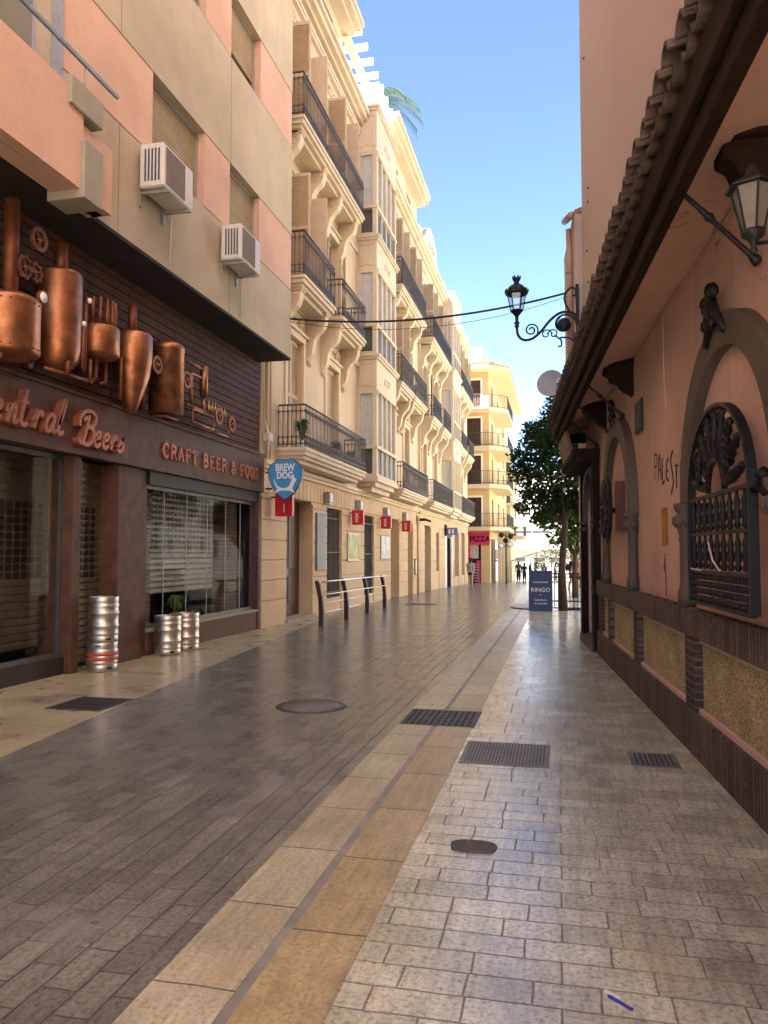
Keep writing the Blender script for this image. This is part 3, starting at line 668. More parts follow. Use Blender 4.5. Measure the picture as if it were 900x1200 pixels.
def corbel(parent, s, ztop, h, o, w_=.24):
    """scrolled bracket"""
    mb = MB(TL)
    P_ = [(0, 0), (o, 0), (o, -.1*h), (o*.97, -.2*h), (o*.85, -.32*h), (o*.6, -.42*h), (o*.42, -.55*h), (o*.36, -.7*h), (o*.3, -.84*h), (o*.12, -.95*h), (0, -h)]
    mb.prism(P_, lambda u, v, k: (k, u, ztop+v), s-w_/2, s+w_/2)
    mb.box(s-w_/2-.03, s+w_/2+.03, 0, o+.03, ztop-.05, ztop)
    sw = []
    for sd_ in (-1, 1):
        e = s+sd_*(w_/2+.012)
        pts = [(e, o*.62+o*.28*r_*cos(a), ztop-.2*h+o*.28*r_*sin(a)) for a, r_ in [(k*.5, 1-k*.055) for k in range(15)]]
        mb.tube(pts, .016, 5)
    mb.lathe((s, .07, ztop-h*1.02), [(.015, -.1), (.05, -.05), (.06, 0), (.04, .05)], 8)
    return mb.build('corbel', CREAMT, parent, 0)
def balcony(bld, s0, s1, zs, ztop, o=.65, corbels=(), ch=.9, fancy=True, dens=.105, slabh=.3):
    mb = MB(TL)
    mb.box(s0-.04, s1+.04, 0, o+.04, zs-.07, zs); mb.box(s0, s1, 0, o, zs-.17, zs-.07); mb.box(s0+.06, s1-.06, 0, o-.07, zs-.25, zs-.17); mb.box(s0+.15, s1-.15, 0, o-.18, zs-slabh-.04, zs-.25)
    b = mb.build('balcony', CREAMT, bld)
    railing(b, s0, s1, o, zs, ztop, dens, fancy)
    for c in corbels: corbel(b, c, zs-.25, ch, o-.12)
    return b
def louvres(mb, s0, s1, o, z0, z1, pitch=.055):
    """a louvred shutter leaf as frame + slats in the facade plane"""
    f = .05
    mb.quad((s0+f, o+.003, z0), (s1-f, o+.003, z0), (s1-f, o+.003, z1), (s0+f, o+.003, z1)); mb.box(s0, s0+f, o, o+.035, z0, z1); mb.box(s1-f, s1, o, o+.035, z0, z1)
    for (a, b) in ((z0, z0+.1), (z1-.08, z1), ((z0+z1)/2-.04, (z0+z1)/2+.04)): mb.box(s0+f, s1-f, o, o+.034, a, b)
    z = z0+.11
    while z < z1-.1:
        mb.add([(s0+f, o+.004, z+.03), (s1-f, o+.004, z+.03), (s1-f, o+.03, z), (s0+f, o+.03, z)], [(0, 1, 2, 3)]); z += pitch
def french(bld, s0, s1, z0, z1, mode='closed', trim=True, depth=.22):
    """French window: casing, pane, louvred shutters"""
    mb = MB(TL)
    if trim:
        mb.box(s0-.14, s0, 0, .05, z0, z1+.0); mb.box(s1, s1+.14, 0, .05, z0, z1); mb.box(s0-.14, s1+.14, 0, .06, z1, z1+.16); mb.box(s0-.2, s1+.2, 0, .12, z1+.16, z1+.22)
    mb.box(s0, s0+.06, -depth, -depth+.06, z0, z1); mb.box(s1-.06, s1, -depth, -depth+.06, z0, z1); mb.box(s0+.06, s1-.06, -depth, -depth+.06, z1-.06, z1); mb.box((s0+s1)/2-.04, (s0+s1)/2+.04, -depth, -depth+.05, z0, z1-.06)
    mb.box(s0+.06, s1-.06, -depth+.001, -depth+.048, z0+(z1-z0)*.28, z0+(z1-z0)*.28+.05)
    wd = mb.build('window', CREAMT, bld)
    g = MB(TL); g.box(s0+.03, s1-.03, -depth-.02, -depth+.01, z0, z1-.03); g.build('pane', DGLASS, wd)
    if mode == 'closed':
        sh = MB(TL); c = (s0+s1)/2; louvres(sh, s0+.02, c-.005, -.13, z0+.02, z1-.02); louvres(sh, c+.005, s1-.02, -.13, z0+.02, z1-.02); sh.build('shutter', CLOUV, wd, recalc=False)
    elif mode == 'open':
        for (sx, d) in ((s0, -1), (s1, 1)):
            sh = MB(lambda a, b, z, sx=sx, d=d: TL(sx+d*(.08+b), a, z)); louvres(sh, .05, .6, 0, z0+.02, z1-.02); sh.build('shutter', CLOUV, wd, recalc=False)
    elif mode == 'flat':
        for (sx, d) in ((s0-.55, 1), (s1+.02, 1)):
            sh = MB(TL); louvres(sh, sx, sx+.53, .06, z0+.02, z1-.02); sh.build('shutter', CLOUV, wd, recalc=False)
    return wd
def ornament(bld, s, z, w_, h, o=.02):
    mb = MB(TL)
    for sd_ in (-1, 1):
        pts = [(s+sd_*(w_*.5-(w_*.3)*(k/14)), o+.03, z+h*.5*sin(k*.9)*(.5)) for k in range(15)]
        mb.tube(pts, .022, 5)
        mb.tube([(s+sd_*(w_*.3+.1*w_*cos(a)*(1-a/12)), o+.04, z+.12*w_*sin(a)*(1-a/12)) for a in [k*.6 for k in range(16)]], .02, 5)
    mb.lathe((s, o, z), [(h*.35, 0), (h*.3, .05), (h*.1, .08)], 10, 'z')
    return mb.build('relief', CREAMT, bld)
def bay(bld, s0, s1, o, floors, ztop):
    """glazed oriel: floors = list of floor z"""
    mb = MB(TL); mb.box(s0+.2, s1-.2, 0, o-.2, floors[0]-.45, floors[0]-.3); mb.box(s0+.08, s1-.08, 0, o-.06, floors[0]-.3, floors[0]-.15); mb.box(s0-.05, s1+.05, 0, o+.05, floors[0]-.15, floors[0])
    tops = floors[1:]+[ztop]
    for z, zt in zip(floors, tops):
        pz = z+.95; gt = z+2.75
        for (a, b) in ((s0, s0+.16), (s1-.16, s1)): mb.box(a, b, 0, o, z, zt-.2) if False else None
        mb.box(s0, s0+.14, o-.14, o, z, gt); mb.box(s1-.14, s1, o-.14, o, z, gt); mb.box(s0+.02, s0+.14, 0, .1, z, gt); mb.box(s1-.14, s1-.02, 0, .1, z, gt)
        mb.box(s0-.03, s1+.03, 0, o+.03, pz-.06, pz+.05)          # sill course
        mb.box(s0+.01, s1-.01, .0, o-.01, z, z+.1)
        mb.box(s0, s1, 0, o, gt, zt-.16); mb.box(s0-.06, s1+.06, 0, o+.07, zt-.16, zt-.08); mb.box(s0-.1, s1+.1, 0, o+.11, zt-.08, zt)
        for k in range(1, 4): x = s0+.14+(s1-s0-.28)*k/4; mb.box(x-.035, x+.035, o-.1, o-.01, z, gt)
        mb.box(s0+.005, s0+.1, .08, o-.12, gt-.1, gt)
    bo_ = mb.build('bay_window', CREAMT, bld)
    for i, (z, zt) in enumerate(zip(floors, tops)):
        pz = z+.95; gt = z+2.75
        g = MB(TL); g.box(s0+.14, s1-.14, .06, o-.06, z+.1, pz-.06); g.build('dark_grille', DGREY, bo_)
        g = MB(TL)
        n = 40
        xs = [s0+.14+(s1-s0-.28)*k/n for k in range(n+1)]
        g.add([(x, o-.13+.02*(k % 2), zz) for k, x in enumerate(xs) for zz in (pz+.05, gt)], [(2*k, 2*k+2, 2*k+3, 2*k+1) for k in range(n)])
        ys = [.1+(o-.24)*k/8 for k in range(9)]
        for e in (s0+.09, s1-.09): g.add([(e+.012*(k % 2), y, zz) for k, y in enumerate(ys) for zz in (pz+.05, gt)], [(2*k, 2*k+2, 2*k+3, 2*k+1) for k in range(8)])
        g.build('curtain', LILAC if i % 2 else CURT, bo_, recalc=False)
        g = MB(TL); g.quad((s0+.14, o-.05, pz+.05), (s1-.14, o-.05, pz+.05), (s1-.14, o-.05, gt), (s0+.14, o-.05, gt)); g.quad((s0+.04, .1, pz+.05), (s0+.04, o-.14, pz+.05), (s0+.04, o-.14, gt), (s0+.04, .1, gt)); g.build('pane', GLASS, bo_, recalc=False)
        # relief panels between floors
        e = MB(lambda a, b, zz: TL(s0-b, a, zz)); zc = (gt+zt-.16)/2; hh = (zt-.16-gt)*.36
        if hh > .15:
            pts = [(o/2+(o*.36)*max(-1, min(1, 1.35*cos(t)))*(1-.1*cos(4*t)), .012, zc+hh*max(-1, min(1, 1.35*sin(t)))*(1-.1*cos(4*t))) for t in [k*2*pi/32 for k in range(33)]]
            e.tube(pts, .018, 5)
            e.build('relief', CREAMT, bo_)
        e = MB(TL); e.tube([((s0+s1)/2+.5*sin(t)*(.3+.7*abs(cos(t/2))), o+.012, zc+.12*sin(2*t)) for t in [k*.3 for k in range(22)]], .018, 5)
        e.build('relief', CREAMT, bo_)
        for sa in (s0+.07, s1-.07): e = MB(TL); e.lathe((sa, o, gt-.05), [(.03, -.12), (.07, -.06), (.08, 0), (.05, .06)], 8); e.build('scroll_boss', CREAMT, bo_)
    return bo_

def cream(name, label, s0, s1, groundops, upper, parts):
    bld = thing(name, label, 'building', (-6.2, (s0+s1)/2, gz((s0+s1)/2)))
    m = MB(TL); wallsheet(m, s0, s1, 3.4, 15.7, upper, .3); shell(m, s0, s1, -1, 15.7, 9)
    m.build('wall', CREAM, bld, recalc=False)
    m = MB(TL); wallsheet(m, s0+.001, s1-.001, -1, 3.4, groundops, .42, .0); m.build('ground_floor_wall', CREAMG, bld, recalc=False)
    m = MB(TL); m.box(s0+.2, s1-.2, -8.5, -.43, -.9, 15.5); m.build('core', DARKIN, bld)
    # ashlar courses
    ash = MB(TL); gb = gz((s0+s1)/2)
    edges = sorted([s0]+[v for q in groundops for v in q[:2]]+[s1])
    for k in range(0, len(edges), 2):
        a, b = edges[k]+.0, edges[k+1]-.0
        if b-a < .15: continue
        z = gz(b)-.05
        zz = z; i = 0
        while zz < 2.75:
            h = .62 if i == 0 else .44
            ash.box(a+.012, b-.012, 0, .035, zz+.012, min(zz+h, 2.8)-.012); zz += h; i += 1
    # voussoirs over openings
    x = s0+.1
    while x < s1-.3: ash.box(x+.01, x+.27, 0, .035, 2.86, 3.32); x += .29
    ash.build('ashlar', CREAMG, bld, .008)
    m = MB(TL); m.box(s0, s1, 0, .08, 3.38, 3.46); m.box(s0, s1, 0, .14, 3.46, 3.55); m.box(s0, s1, .0, .06, 7.45, 7.6); m.box(s0, s1, 0, .05, 11.1, 11.22)
    m.box(s0, s1, 0, .1, 15.0, 15.1); m.box(s0, s1, 0, .2, 15.32, 15.44); m.box(s0, s1, 0, .34, 15.44, 15.6); m.box(s0-.0, s1, 0, .42, 15.6, 15.74)
    m.box(s0, s1, 0, .13, 15.1, 15.2)
    m.build('cornice', CREAMT, bld)
    return bld
up = lambda c, z0=4.0, z1=6.75, w_=1.15: (c-w_/2, c+w_/2, z0, z1)
# building A
cA = [17.55, 20.7, 28.65, 31.5]
upA = [up(c) for c in cA]+[up(c, 7.85, 10.5) for c in cA]+[up(c, 11.55, 14.2) for c in cA]
gA = [(17.0, 18.93, -.95, 2.85), (20.2, 21.65, .3, 2.8), (24.35, 25.65, .2, 2.8), (28.4, 29.95, -.95, 2.85), (31.75, 32.9, -.95, 2.85)]
A = cream('cream_townhouse', 'nearest cream townhouse with scrolled brackets, iron balconies and a museum entrance', 15.45, 33.8, gA, upA, None)
for c in cA:
    french(A, *up(c)); french(A, *up(c, 7.85, 10.5), mode='open' if c in (17.55, 28.65) else 'flat'); french(A, *up(c, 11.55, 14.2), mode='open')
    ornament(A, c, 7.2, 1.1, .3); ornament(A, c, 14.65, 1.0, .25)
balcony(A, 16.45, 22.0, 3.93, 4.9, .65, (), 0)
balcony(A, 27.7, 33.1, 3.93, 4.9, .65, (), 0)
for (a, b) in ((16.3, 18.75), (19.5, 21.95), (27.4, 29.95), (30.15, 32.95)): balcony(A, a, b, 7.83, 8.85, .65, (a+.25, b-.25), 1.2)
balcony(A, 16.2, 21.7, 11.48, 12.5, .65, (16.5, 18.3, 19.8, 21.4), 1.15)
balcony(A, 27.5, 32.8, 11.48, 12.5, .65, (27.8, 29.4, 30.8, 32.4), 1.15)
bay(A, 23.5, 26.5, .64, [3.95, 7.85, 11.7], 15.95)
# ground floor pieces of A
m = MB(TL); m.box(17.0, 18.93, -.4, -.33, 0-.1, 2.85); dr = m.build('door', DOORW, A)
m = MB(TL)
for (a, b, c, d) in ((17.2, 17.85, .3, 1.0), (17.2, 17.85, 1.15, 2.5), (18.08, 18.75, .3, 1.0), (18.08, 18.75, 1.15, 2.5)): m.box(a, b, -.33, -.31, c, d)
m.build('door_panel', DOORW, dr, .01)
m = MB(TL); m.box(17.3, 17.6, -.31, -.305, 1.3, 1.75); m.build('notice', WHITEP, dr); m = MB(TL); m.box(17.86, 17.9, -.33, -.27, 1.0, 1.2); m.build('handle', ALU, dr)
m = MB(TL); m.box(16.9, 19.0, -.3, .12, -.12, gz(18)+.07); m.build('doorstep', GREY_CON, A)
for (a, b, c, d) in ((20.2, 21.65, .3, 2.8), (24.35, 25.65, .2, 2.8)):
    m = MB(TL); m.box(a, b, -.4, -.36, c, d); wn = m.build('window', DGREY, A)
    m = MB(TL); n = 11
    for k in range(n+1): x = a+.03+(b-a-.06)*k/n; m.box(x-.009, x+.009, -.06, -.04, c-.05, d-.03)
    for z in (c+.15, (c+d)/2, d-.3): m.box(a, b, -.07, -.045+.02, z, z+.03)
    m.build('iron_grille', IRON, wn)
for (a, b) in ((28.4, 29.95), (31.75, 32.9)):
    m = MB(TL); m.box(a, b, -.41, -.36, -.9, 2.85); d_ = m.build('door', CREAMG, A); m = MB(TL); m.box(a+.3, b-.2, -.36, -.345, .0, 2.3); m.build('door_panel', DOORW, d_)
# penthouse 1, pergola, white stair house, penthouse 2
m = MB(TL); wallsheet(m, 15.47, 22.0, 15.74, 17.5, [(19.9, 20.95, 15.9, 17.1), (17, 18, 15.9, 17.1)], .2, -.08); shell(m, 15.47, 22.0, 15.7, 17.5, 5, -.08)
ph = m.build('penthouse', CREAM, A, recalc=False)
each('window', DGLASS, ph, TL, [(a, b, -.28, -.2, 15.9, 17.1) for (a, b) in ((19.9, 20.95), (17, 18))])
m = MB(TL); m.box(15.47, 22.1, -.3, .3, 17.4, 17.52); m.box(15.47, 22.15, -.3, .48, 17.52, 17.66); m.box(15.47, 22.2, -4, .56, 17.66, 17.8); m.build('eave', CREAMT, ph)
railing(ph, 19.75, 21.1, .02, 15.95, 16.7, .1, False, (False, False), IRON)
m = MB(TL); m.box(22.0, 27.5, -.12, .06, 17.35, 17.62); m.build('pergola_beam', CREAMT, A); m = MB(TL)  # front beam in cream: the shade on its unlit side put into the colour
for k in range(8): x = 22.35+k*.75; m.box(x, x+.13, -3.2, .42, 17.625, 17.8)
m.box(22.0, 22.02, -3, -.3, 15.75, 17.7); m.box(22.0, 28, -3.2, -3.05, 17.45, 17.72); m.build('pergola', WHITEP, A)
m = MB(TL); m.box(27.5, 31.0, -4.2, -.22, 15.7, 19.3); m.box(26.9, 27.5, -4.2, -.3, 15.7, 17.4); m.build('stair_house', WHITEP, A)
m = MB(TL); wallsheet(m, 28.0, 34.4, 15.74, 17.6, [(29.3, 30.2, 15.9, 17.1), (31.9, 32.9, 15.9, 17.1)], .2, -.05); shell(m, 28.0, 34.4, 15.7, 17.6, 5, -.05); ph = m.build('penthouse', CREAM, A, recalc=False)
each('window', DGLASS, ph, TL, [(a, b, -.26, -.2, 15.9, 17.1) for a, b in ((29.3, 30.2), (31.9, 32.9))])
m = MB(TL); m.box(27.3, 34.4, -.3, .34, 17.5, 17.62); m.box(27.3, 34.45, -.3, .5, 17.62, 17.8); m.box(27.3, 34.5, -4, .6, 17.8, 17.95); m.build('eave', CREAMT, ph)
m = MB(TL); m.box(22, 28, -.32, -.02, 15.7, 15.95); m.build('parapet', WHITEP, A)
# building B
cB = [35.95, 39.2, 46.9, 50.2]
upB = [up(c) for c in cB]+[up(c, 7.85, 10.5) for c in cB]+[up(c, 11.55, 14.2) for c in cB]
gB = [(35.9, 37.7, -.98, 2.85), (39.4, 40.4, .6, 2.6), (42.6, 45.6, -.98, 2.9), (46.6, 48.6, .1, 2.9), (50.0, 51.7, .1, 2.9)]
B = cream('cream_townhouse', 'farther cream townhouse with curved gable and blue lamp sign before the pizza shop', 33.8, 53.7, gB, upB, None)
for c in cB:
    french(B, *up(c)); french(B, *up(c, 7.85, 10.5), mode='flat'); french(B, *up(c, 11.55, 14.2), mode='open')
balcony(B, 34.8, 41.2, 3.93, 4.9, .65, (), 0, False, .13); balcony(B, 45.5, 52.3, 3.93, 4.9, .65, (), 0, False, .13)
for (a, b) in ((34.8, 37.2), (38.1, 40.7), (45.5, 48.2), (49.1, 52.0)): balcony(B, a, b, 7.83, 8.8, .65, (a+.25, b-.25), 1.2, False, .13)
balcony(B, 34.8, 40.9, 11.5, 12.5, .65, (35.1, 36.9, 38.6, 40.5), 1.15, False, .13); balcony(B, 45.5, 51.7, 11.5, 12.5, .65, (45.8, 47.6, 49.4, 51.3), 1.15, False, .13)
bay(B, 41.8, 45.0, .64, [3.95, 7.85, 11.7], 16.0)
m = MB(TL); pr = [(35.2, 15.74), (35.2, 16.4), (35.9, 16.6), (36.3, 17.3), (37.3, 17.75), (38.4, 17.75), (39.3, 17.3), (39.7, 16.6), (40.3, 16.4), (40.3, 15.74)]
m.prism(pr, lambda u, v, w_: (u, w_, v), -.3, .1); pg_ = m.build('gable', CREAMT, B)
ornament(B, 37.8, 16.8, 1.6, .5, .1)
m = MB(TL)
for x in (34.3, 42.2, 44.6, 46.5, 48.8, 51, 53.2): m.box(x-.25, x+.25, -.4, .05, 15.74, 16.5); m.box(x-.32, x+.32, -.45, .12, 16.5, 16.62)
m.box(33.8, 53.7, -.3, -.1, 15.74, 16.15); m.build('parapet', CREAMT, B)
each('window', DGLASS, B, TL, [(35.9, 37.7, -.41, -.36, -.9, 2.85), (42.6, 45.6, -.41, -.36, -.9, 2.9), (46.6, 48.6, -.41, -.36, .1, 2.9), (50, 51.7, -.41, -.36, .1, 2.9), (39.4, 40.4, -.41, -.36, .6, 2.6)])
m = MB(TL); m.box(43.2, 43.4, -.2, .02, -.7, 2.4); m.box(44.8, 45.0, -.2, .02, -.7, 2.4); m.box(43.4, 44.8, -.25, -.2, -.7, 2.3); m.build('door', DOORW, B)
m = MB(TL); m.box(42.6, 43.2, -.1, .04, -.7, 2.5); m.box(45.2, 45.6, -.1, .04, -.7, 2.5); m.build('white_surround', WHITEP, B)
# downpipe on the party wall
m = MB(TL); m.tube([(33.9, .08, -.3), (33.9, .08, 3.2)], .05, 8); m.tube([(34.3, .08, 3.3), (34.3, .08, 15)], .05, 8); m.build('downpipe', CREAMG, B)
m = MB(TL); m.tube([(15.6, .06, 3.6), (15.6, .06, 15)], .04, 8); m.tube([(15.85, .05, 3.6), (15.85, .05, 15)], .02, 6); m.build('downpipe', CREAM, A)

# things on the cream ground floor
RG = 'red projecting box signs along the cream facade'
def redsign(y, label, txt, w_=.36, h=.44, z=2.62, x=-5.92):
    t = thing('projecting_sign', label, 'sign', (x, y, z), 0, RG)
    b = MB(); b.box(x-w_/2, x+w_/2, y-.07, y+.07, z-h/2, z+h/2); b.build('box', REDS, t, .01)
    b = MB(); b.box(-6.2, x-w_/2, y-.02, y+.02, z+h/2-.1, z+h/2-.06); b.build('arm', IRON, t)
    text_mesh(txt, .15 if len(txt) < 5 else .07, .002, frame_m((x+.03, y-.075, z-h*.33), (0, 0, 1), (-1, 0, 0)), 'lettering', WHITET, t, bold=.002)
redsign(16.0, 'red box sign hanging below the blue shield sign', 'museo', z=2.6, x=-5.86, h=.5, w_=.4)
redsign(22.6, 'red box sign left of the second barred window, nearest of the three past the door', 'MIM')
redsign(26.5, 'red box sign under the bay window, middle one of the three past the door', 'MIM')
redsign(30.2, 'red box sign between the doorways, farthest of the four', 'MIM')
LG = 'grey wall lights above the ground floor'
def wlight(y, label, z=3.05):
    t = thing('wall_light', label, 'wall light', (-6.15, y, z), 0, LG)
    b = MB(); b.box(-6.17, -5.98, y-.14, y+.14, z-.16, z+.14); b.build('housing', ALU, t, .03)
    b = MB(); b.box(-6.14, -6.0, y-.11, y+.11, z-.19, z-.16); b.build('lens', PLASTW, t)
wlight(20.0, 'grey box light alone on the wall between the brown door and first barred window')
wlight(23.3, 'grey box light above the nearest of the three far red signs'); wlight(27.2, 'grey box light above the middle of the three far red signs'); wlight(30.7, 'grey box light above the farthest red sign')
def board(y0, y1, z0, z1, name, label, mat, cat, frame=ALU, split=False):
    t = thing(name, label, cat, (-6.15, (y0+y1)/2, z0))
    b = MB(TL); b.box(y0, y1, .036, .08, z0, z1); b.build('case', frame, t, .005)
    b = MB(TL)
    if split: c = (y0+y1)/2; b.box(y0+.05, c-.06, .08, .085, z0+.06, z1-.04); b.box(c+.06, y1-.05, .08, .085, z0+.06, z1-.04)
    else: b.box(y0+.04, y1-.04, .08, .085, z0+.04, z1-.04)
    b.build('panel', mat, t); return t
GREENP = mk('green_poster', (.35, .38, .06), .5, .8, 4, 0); GREYP = mk('grey_poster', (.4, .4, .38), .4, .6, 3, 0)
board(22.2, 23.5, 1.3, 2.15, 'notice_case', 'twin glazed notice case with green posters between the barred windows', GREENP, 'notice board', ALU, True)
board(26.6, 28.0, 1.35, 2.15, 'notice_case', 'twin glazed notice case with grey posters under the bay window', GREYP, 'notice board', ALU, True)
board(19.15, 19.95, 1.1, 2.6, 'wall_plaque', 'tall grey plaque between the brown door and the first barred window', DGREY, 'plaque', DGREY)
board(33.2, 33.6, .6, 1.3, 'letter_box', 'dark intercom panel with papers by the cream pilaster', GREYP, 'panel', IRON)
# security camera and cable bundle
t = thing('security_camera', 'dark security camera bracket below the balcony joint', 'camera', (-6.1, 34.6, 3.1))
b = MB(); b.box(-6.17, -5.9, 34.5, 34.7, 3.0, 3.12); b.tube([(-5.9, 34.6, 3.06), (-5.65, 34.5, 2.98)], .05, 8); b.build('body', IRON, t)
t = thing('junction_box', 'pale cable junction box with loops of wire where bar meets townhouse', 'junction box', (-6.1, 15.7, 4.0))
b = MB(); b.box(-6.2, -6.05, 15.55, 15.8, 3.95, 4.15); b.build('box', PLASTW, t, .02)
b = MB()
for k in range(5): b.tube([(-6.15+.02*k, 15.5+.02*k, 4.5-.1*k), (-6.05, 15.45+.05*k, 4.1), (-6.1, 15.6, 3.8-.05*k), (-6.12, 15.75, 3.95)], .008, 5)
b.build('wires', PLASTW, t)
# blue lamp sign over the far door
t = thing('hanging_sign', 'blue projecting sign with black bracket over the far doorway', 'sign', (-5.9, 42.5, 2.7))
b = MB(); b.box(-6.1, -5.45, 42.4, 42.55, 2.55, 2.95); b.build('board', mk('mid_blue', (.08, .16, .4), .5, .1, 5, 0), t); b = MB(); b.box(-6.2, -6.05, 42.3, 42.65, 2.5, 3.1); b.build('bracket', IRON, t)
b = MB(); b.box(-5.95, -5.85, 42.39, 42.395, 2.62, 2.86); b.box(-5.75, -5.65, 42.39, 42.395, 2.62, 2.86); b.build('lettering', WHITET, t)

# potted plants on the first balcony
def tuft(mb, c, r, h, n, w_=.02):
    for k in range(n):
        a = random.uniform(0, 2*pi); l = random.uniform(.6, 1); tip = (c[0]+r*l*cos(a), c[1]+r*l*sin(a), c[2]+h*random.uniform(.6, 1)); tip = (tip[0], tip[1], c[2]+h*random.uniform(.1, 1)); mid = (c[0]+r*l*.45*cos(a), c[1]+r*l*.45*sin(a), c[2]+h*random.uniform(.5, .9))
        px_, py_ = -sin(a)*w_, cos(a)*w_
        mb.add([(c[0]-px_, c[1]-py_, c[2]), (c[0]+px_, c[1]+py_, c[2]), (mid[0]+px_, mid[1]+py_, mid[2]), (mid[0]-px_, mid[1]-py_, mid[2]), tip], [(0, 1, 2, 3), (3, 2, 4)])
def potplant(label, x, y, z, r, h, pot=.13, mat=None, leaf=None, name='potted_plant'):
    t = thing(name, label, 'plant', (x, y, z)); b = MB(); b.lathe((x, y, z), [(pot*.75, 0), (pot, .2), (pot*1.05, .22), (pot*.9, .22)], 12); b.build('pot', mat or TILER, t)
    b = MB(); tuft(b, (x, y, z+.2), r, h, 60); b.build('leaves', leaf or LEAFM, t, recalc=False)
potplant('spiky green plant in a pale pot at the near end of the first balcony', -5.8, 17.0, 3.93, .32, .6, .12, WHITEP)
potplant('yellowish plant in a pot in the middle of the first balcony', -5.8, 19.8, 3.93, .25, .45, .1, WHITEP, LEAFB)
potplant('dark leafy plant in a pot at the far end of the first balcony', -5.8, 21.3, 3.93, .3, .4, .1, WHITEP)
potplant('small green plant behind the kegs on the bar window ledge', -6.13, 11.62, .36, .22, .35, .08, TILER, LEAFB)
# palm on the roof
t = thing('palm_tree', 'arching palm fronds rising over the second penthouse eave', 'palm', (-8.2, 33.5, 17.9))
b = MB(); b.tube([(-8.2, 33.5, 17.8), (-8.2, 33.5, 22.3)], [.16, .12], 8); b.build('trunk', BARK, t)
b = MB()
for k in range(15):
    a = k*2*pi/15+.2; L_ = 2.3
    pr_ = [V((-8.2+L_*q*cos(a), 33.5+L_*q*sin(a), 22.3+1.3*q-2.1*q*q)) for q in [i/34 for i in range(35)]]
    b.tube(pr_, .018, 4)
    for i in range(4, 35):
        for sd_ in (-1, 1):
            p = pr_[i]; q = p+V((-sin(a)*sd_*.25, cos(a)*sd_*.25, -.4)); d = V((cos(a), sin(a), 0))*.022
            b.add([tuple(p-d), tuple(p+d), tuple(q+V((cos(a)*.12, sin(a)*.12, 0)))], [(0, 1, 2)])
b.build('fronds', LEAFP, t, recalc=False)
potplant('small yucca poking over the roof edge beyond the palm', -6.9, 33.9, 17.95, .6, .7, .15, TILER, LEAFB, 'roof_plant')

# ------------------------------------------------------------------ shield sign
t = thing('shield_sign', 'sky blue shield-shaped bar sign with a white leaping dog', 'sign', (-5.66, 15.55, 3.1))
sx, sy, sz, k_ = -5.66, 15.5, 3.12, .36
half = [(0, 1.08), (.18, 1.13), (.5, 1.16), (.62, 1.0), (.9, .8), (1.02, .55), (.98, .1), (.8, -.4), (.5, -.85), (.15, -1.1), (0, -1.18)]
out = half+[(-a, b) for a, b in half[-2:0:-1]]
fS = lambda u, v, w_: (sx+u*k_, sy-w_, sz+v*k_)
b = MB(); b.prism([(a*1.05, c*1.04) for a, c in out], fS, -.05, .03); b.build('rim', NAVY, t)
b = MB(); b.prism(out, fS, .03, .04); b.build('face', BLUES, t)
text_mesh('BREW', .22, .002, frame_m((sx, sy-.043, sz+.17), (1, 0, 0), (0, 0, 1)), 'lettering', WHITET, t, 'CENTER', .006, .72)
text_mesh('DOG', .2, .002, frame_m((sx, sy-.043, sz+.01), (1, 0, 0), (0, 0, 1)), 'lettering', WHITET, t, 'CENTER', .006, .8)
dog = [(-.62, .1), (-.6, -.12), (-.45, -.38), (-.2, -.5), (.1, -.5), (.28, -.38), (.4, -.1), (.55, .38), (.58, .12), (.72, .0), (.66, -.14), (.6, -.2), (.52, -.42), (.45, -.56), (.6, -.72), (.55, -.78), (.3, -.66), (-.2, -.64), (-.5, -.74), (-.62, -.72), (-.45, -.55), (-.58, -.35), (-.68, -.08)]
b = MB(); b.prism([(a, c_-.04-(.0 if c_ < 0 else .12*c_)) for a, c_ in dog], fS, .04, .045); b.build('dog_emblem', WHITET, t)
b = MB(); b.tube([(-6.12, sy+.03, sz+.15), (sx-.3, sy, sz+.15)], .018, 6); b.tube([(-6.12, sy+.03, sz-.2), (sx-.3, sy, sz-.2)], .018, 6); b.build('bracket', IRON, t)

# ------------------------------------------------------------------ barrier
t = thing('pedestrian_barrier', 'low barrier of four curved dark posts with stainless rails', 'barrier', (-5.1, 19.4, gz(19.4)))
ys = [16.3, 18.35, 20.45, 22.6]
for y in ys:
    b = MB(); z = gz(y)
    P_ = [(-.0, 0), (.1, .0), (.1, .3), (.075, .6), (.02, .9), (-.03, 1.0), (-.09, .98), (-.06, .85), (-.01, .6), (-.0, .3)]
    b.prism([(p[0], p[1]) for p in P_], lambda u, v, w_, y=y, z=z: (-5.15+u*1.1+w_*.0, y+w_, z+v), -.05, .05); b.build('post', mk('post_brown', (.055, .03, .025), .5, .2, 5, .1, 30, metal=.3) if y == ys[0] else MATS['post_brown'], t, .008)
for zz, dx in ((.97, .05), (.68, .03), (.48, -.02), (.27, -.04)):
    b = MB(); b.tube([(-5.1+dx-.02, y, gz(y)+zz) for y in (ys[0]-.02, ys[1], ys[2], ys[3]+.02)], .02 if zz > .9 else .013, 8); b.build('rail', STAINL, t)

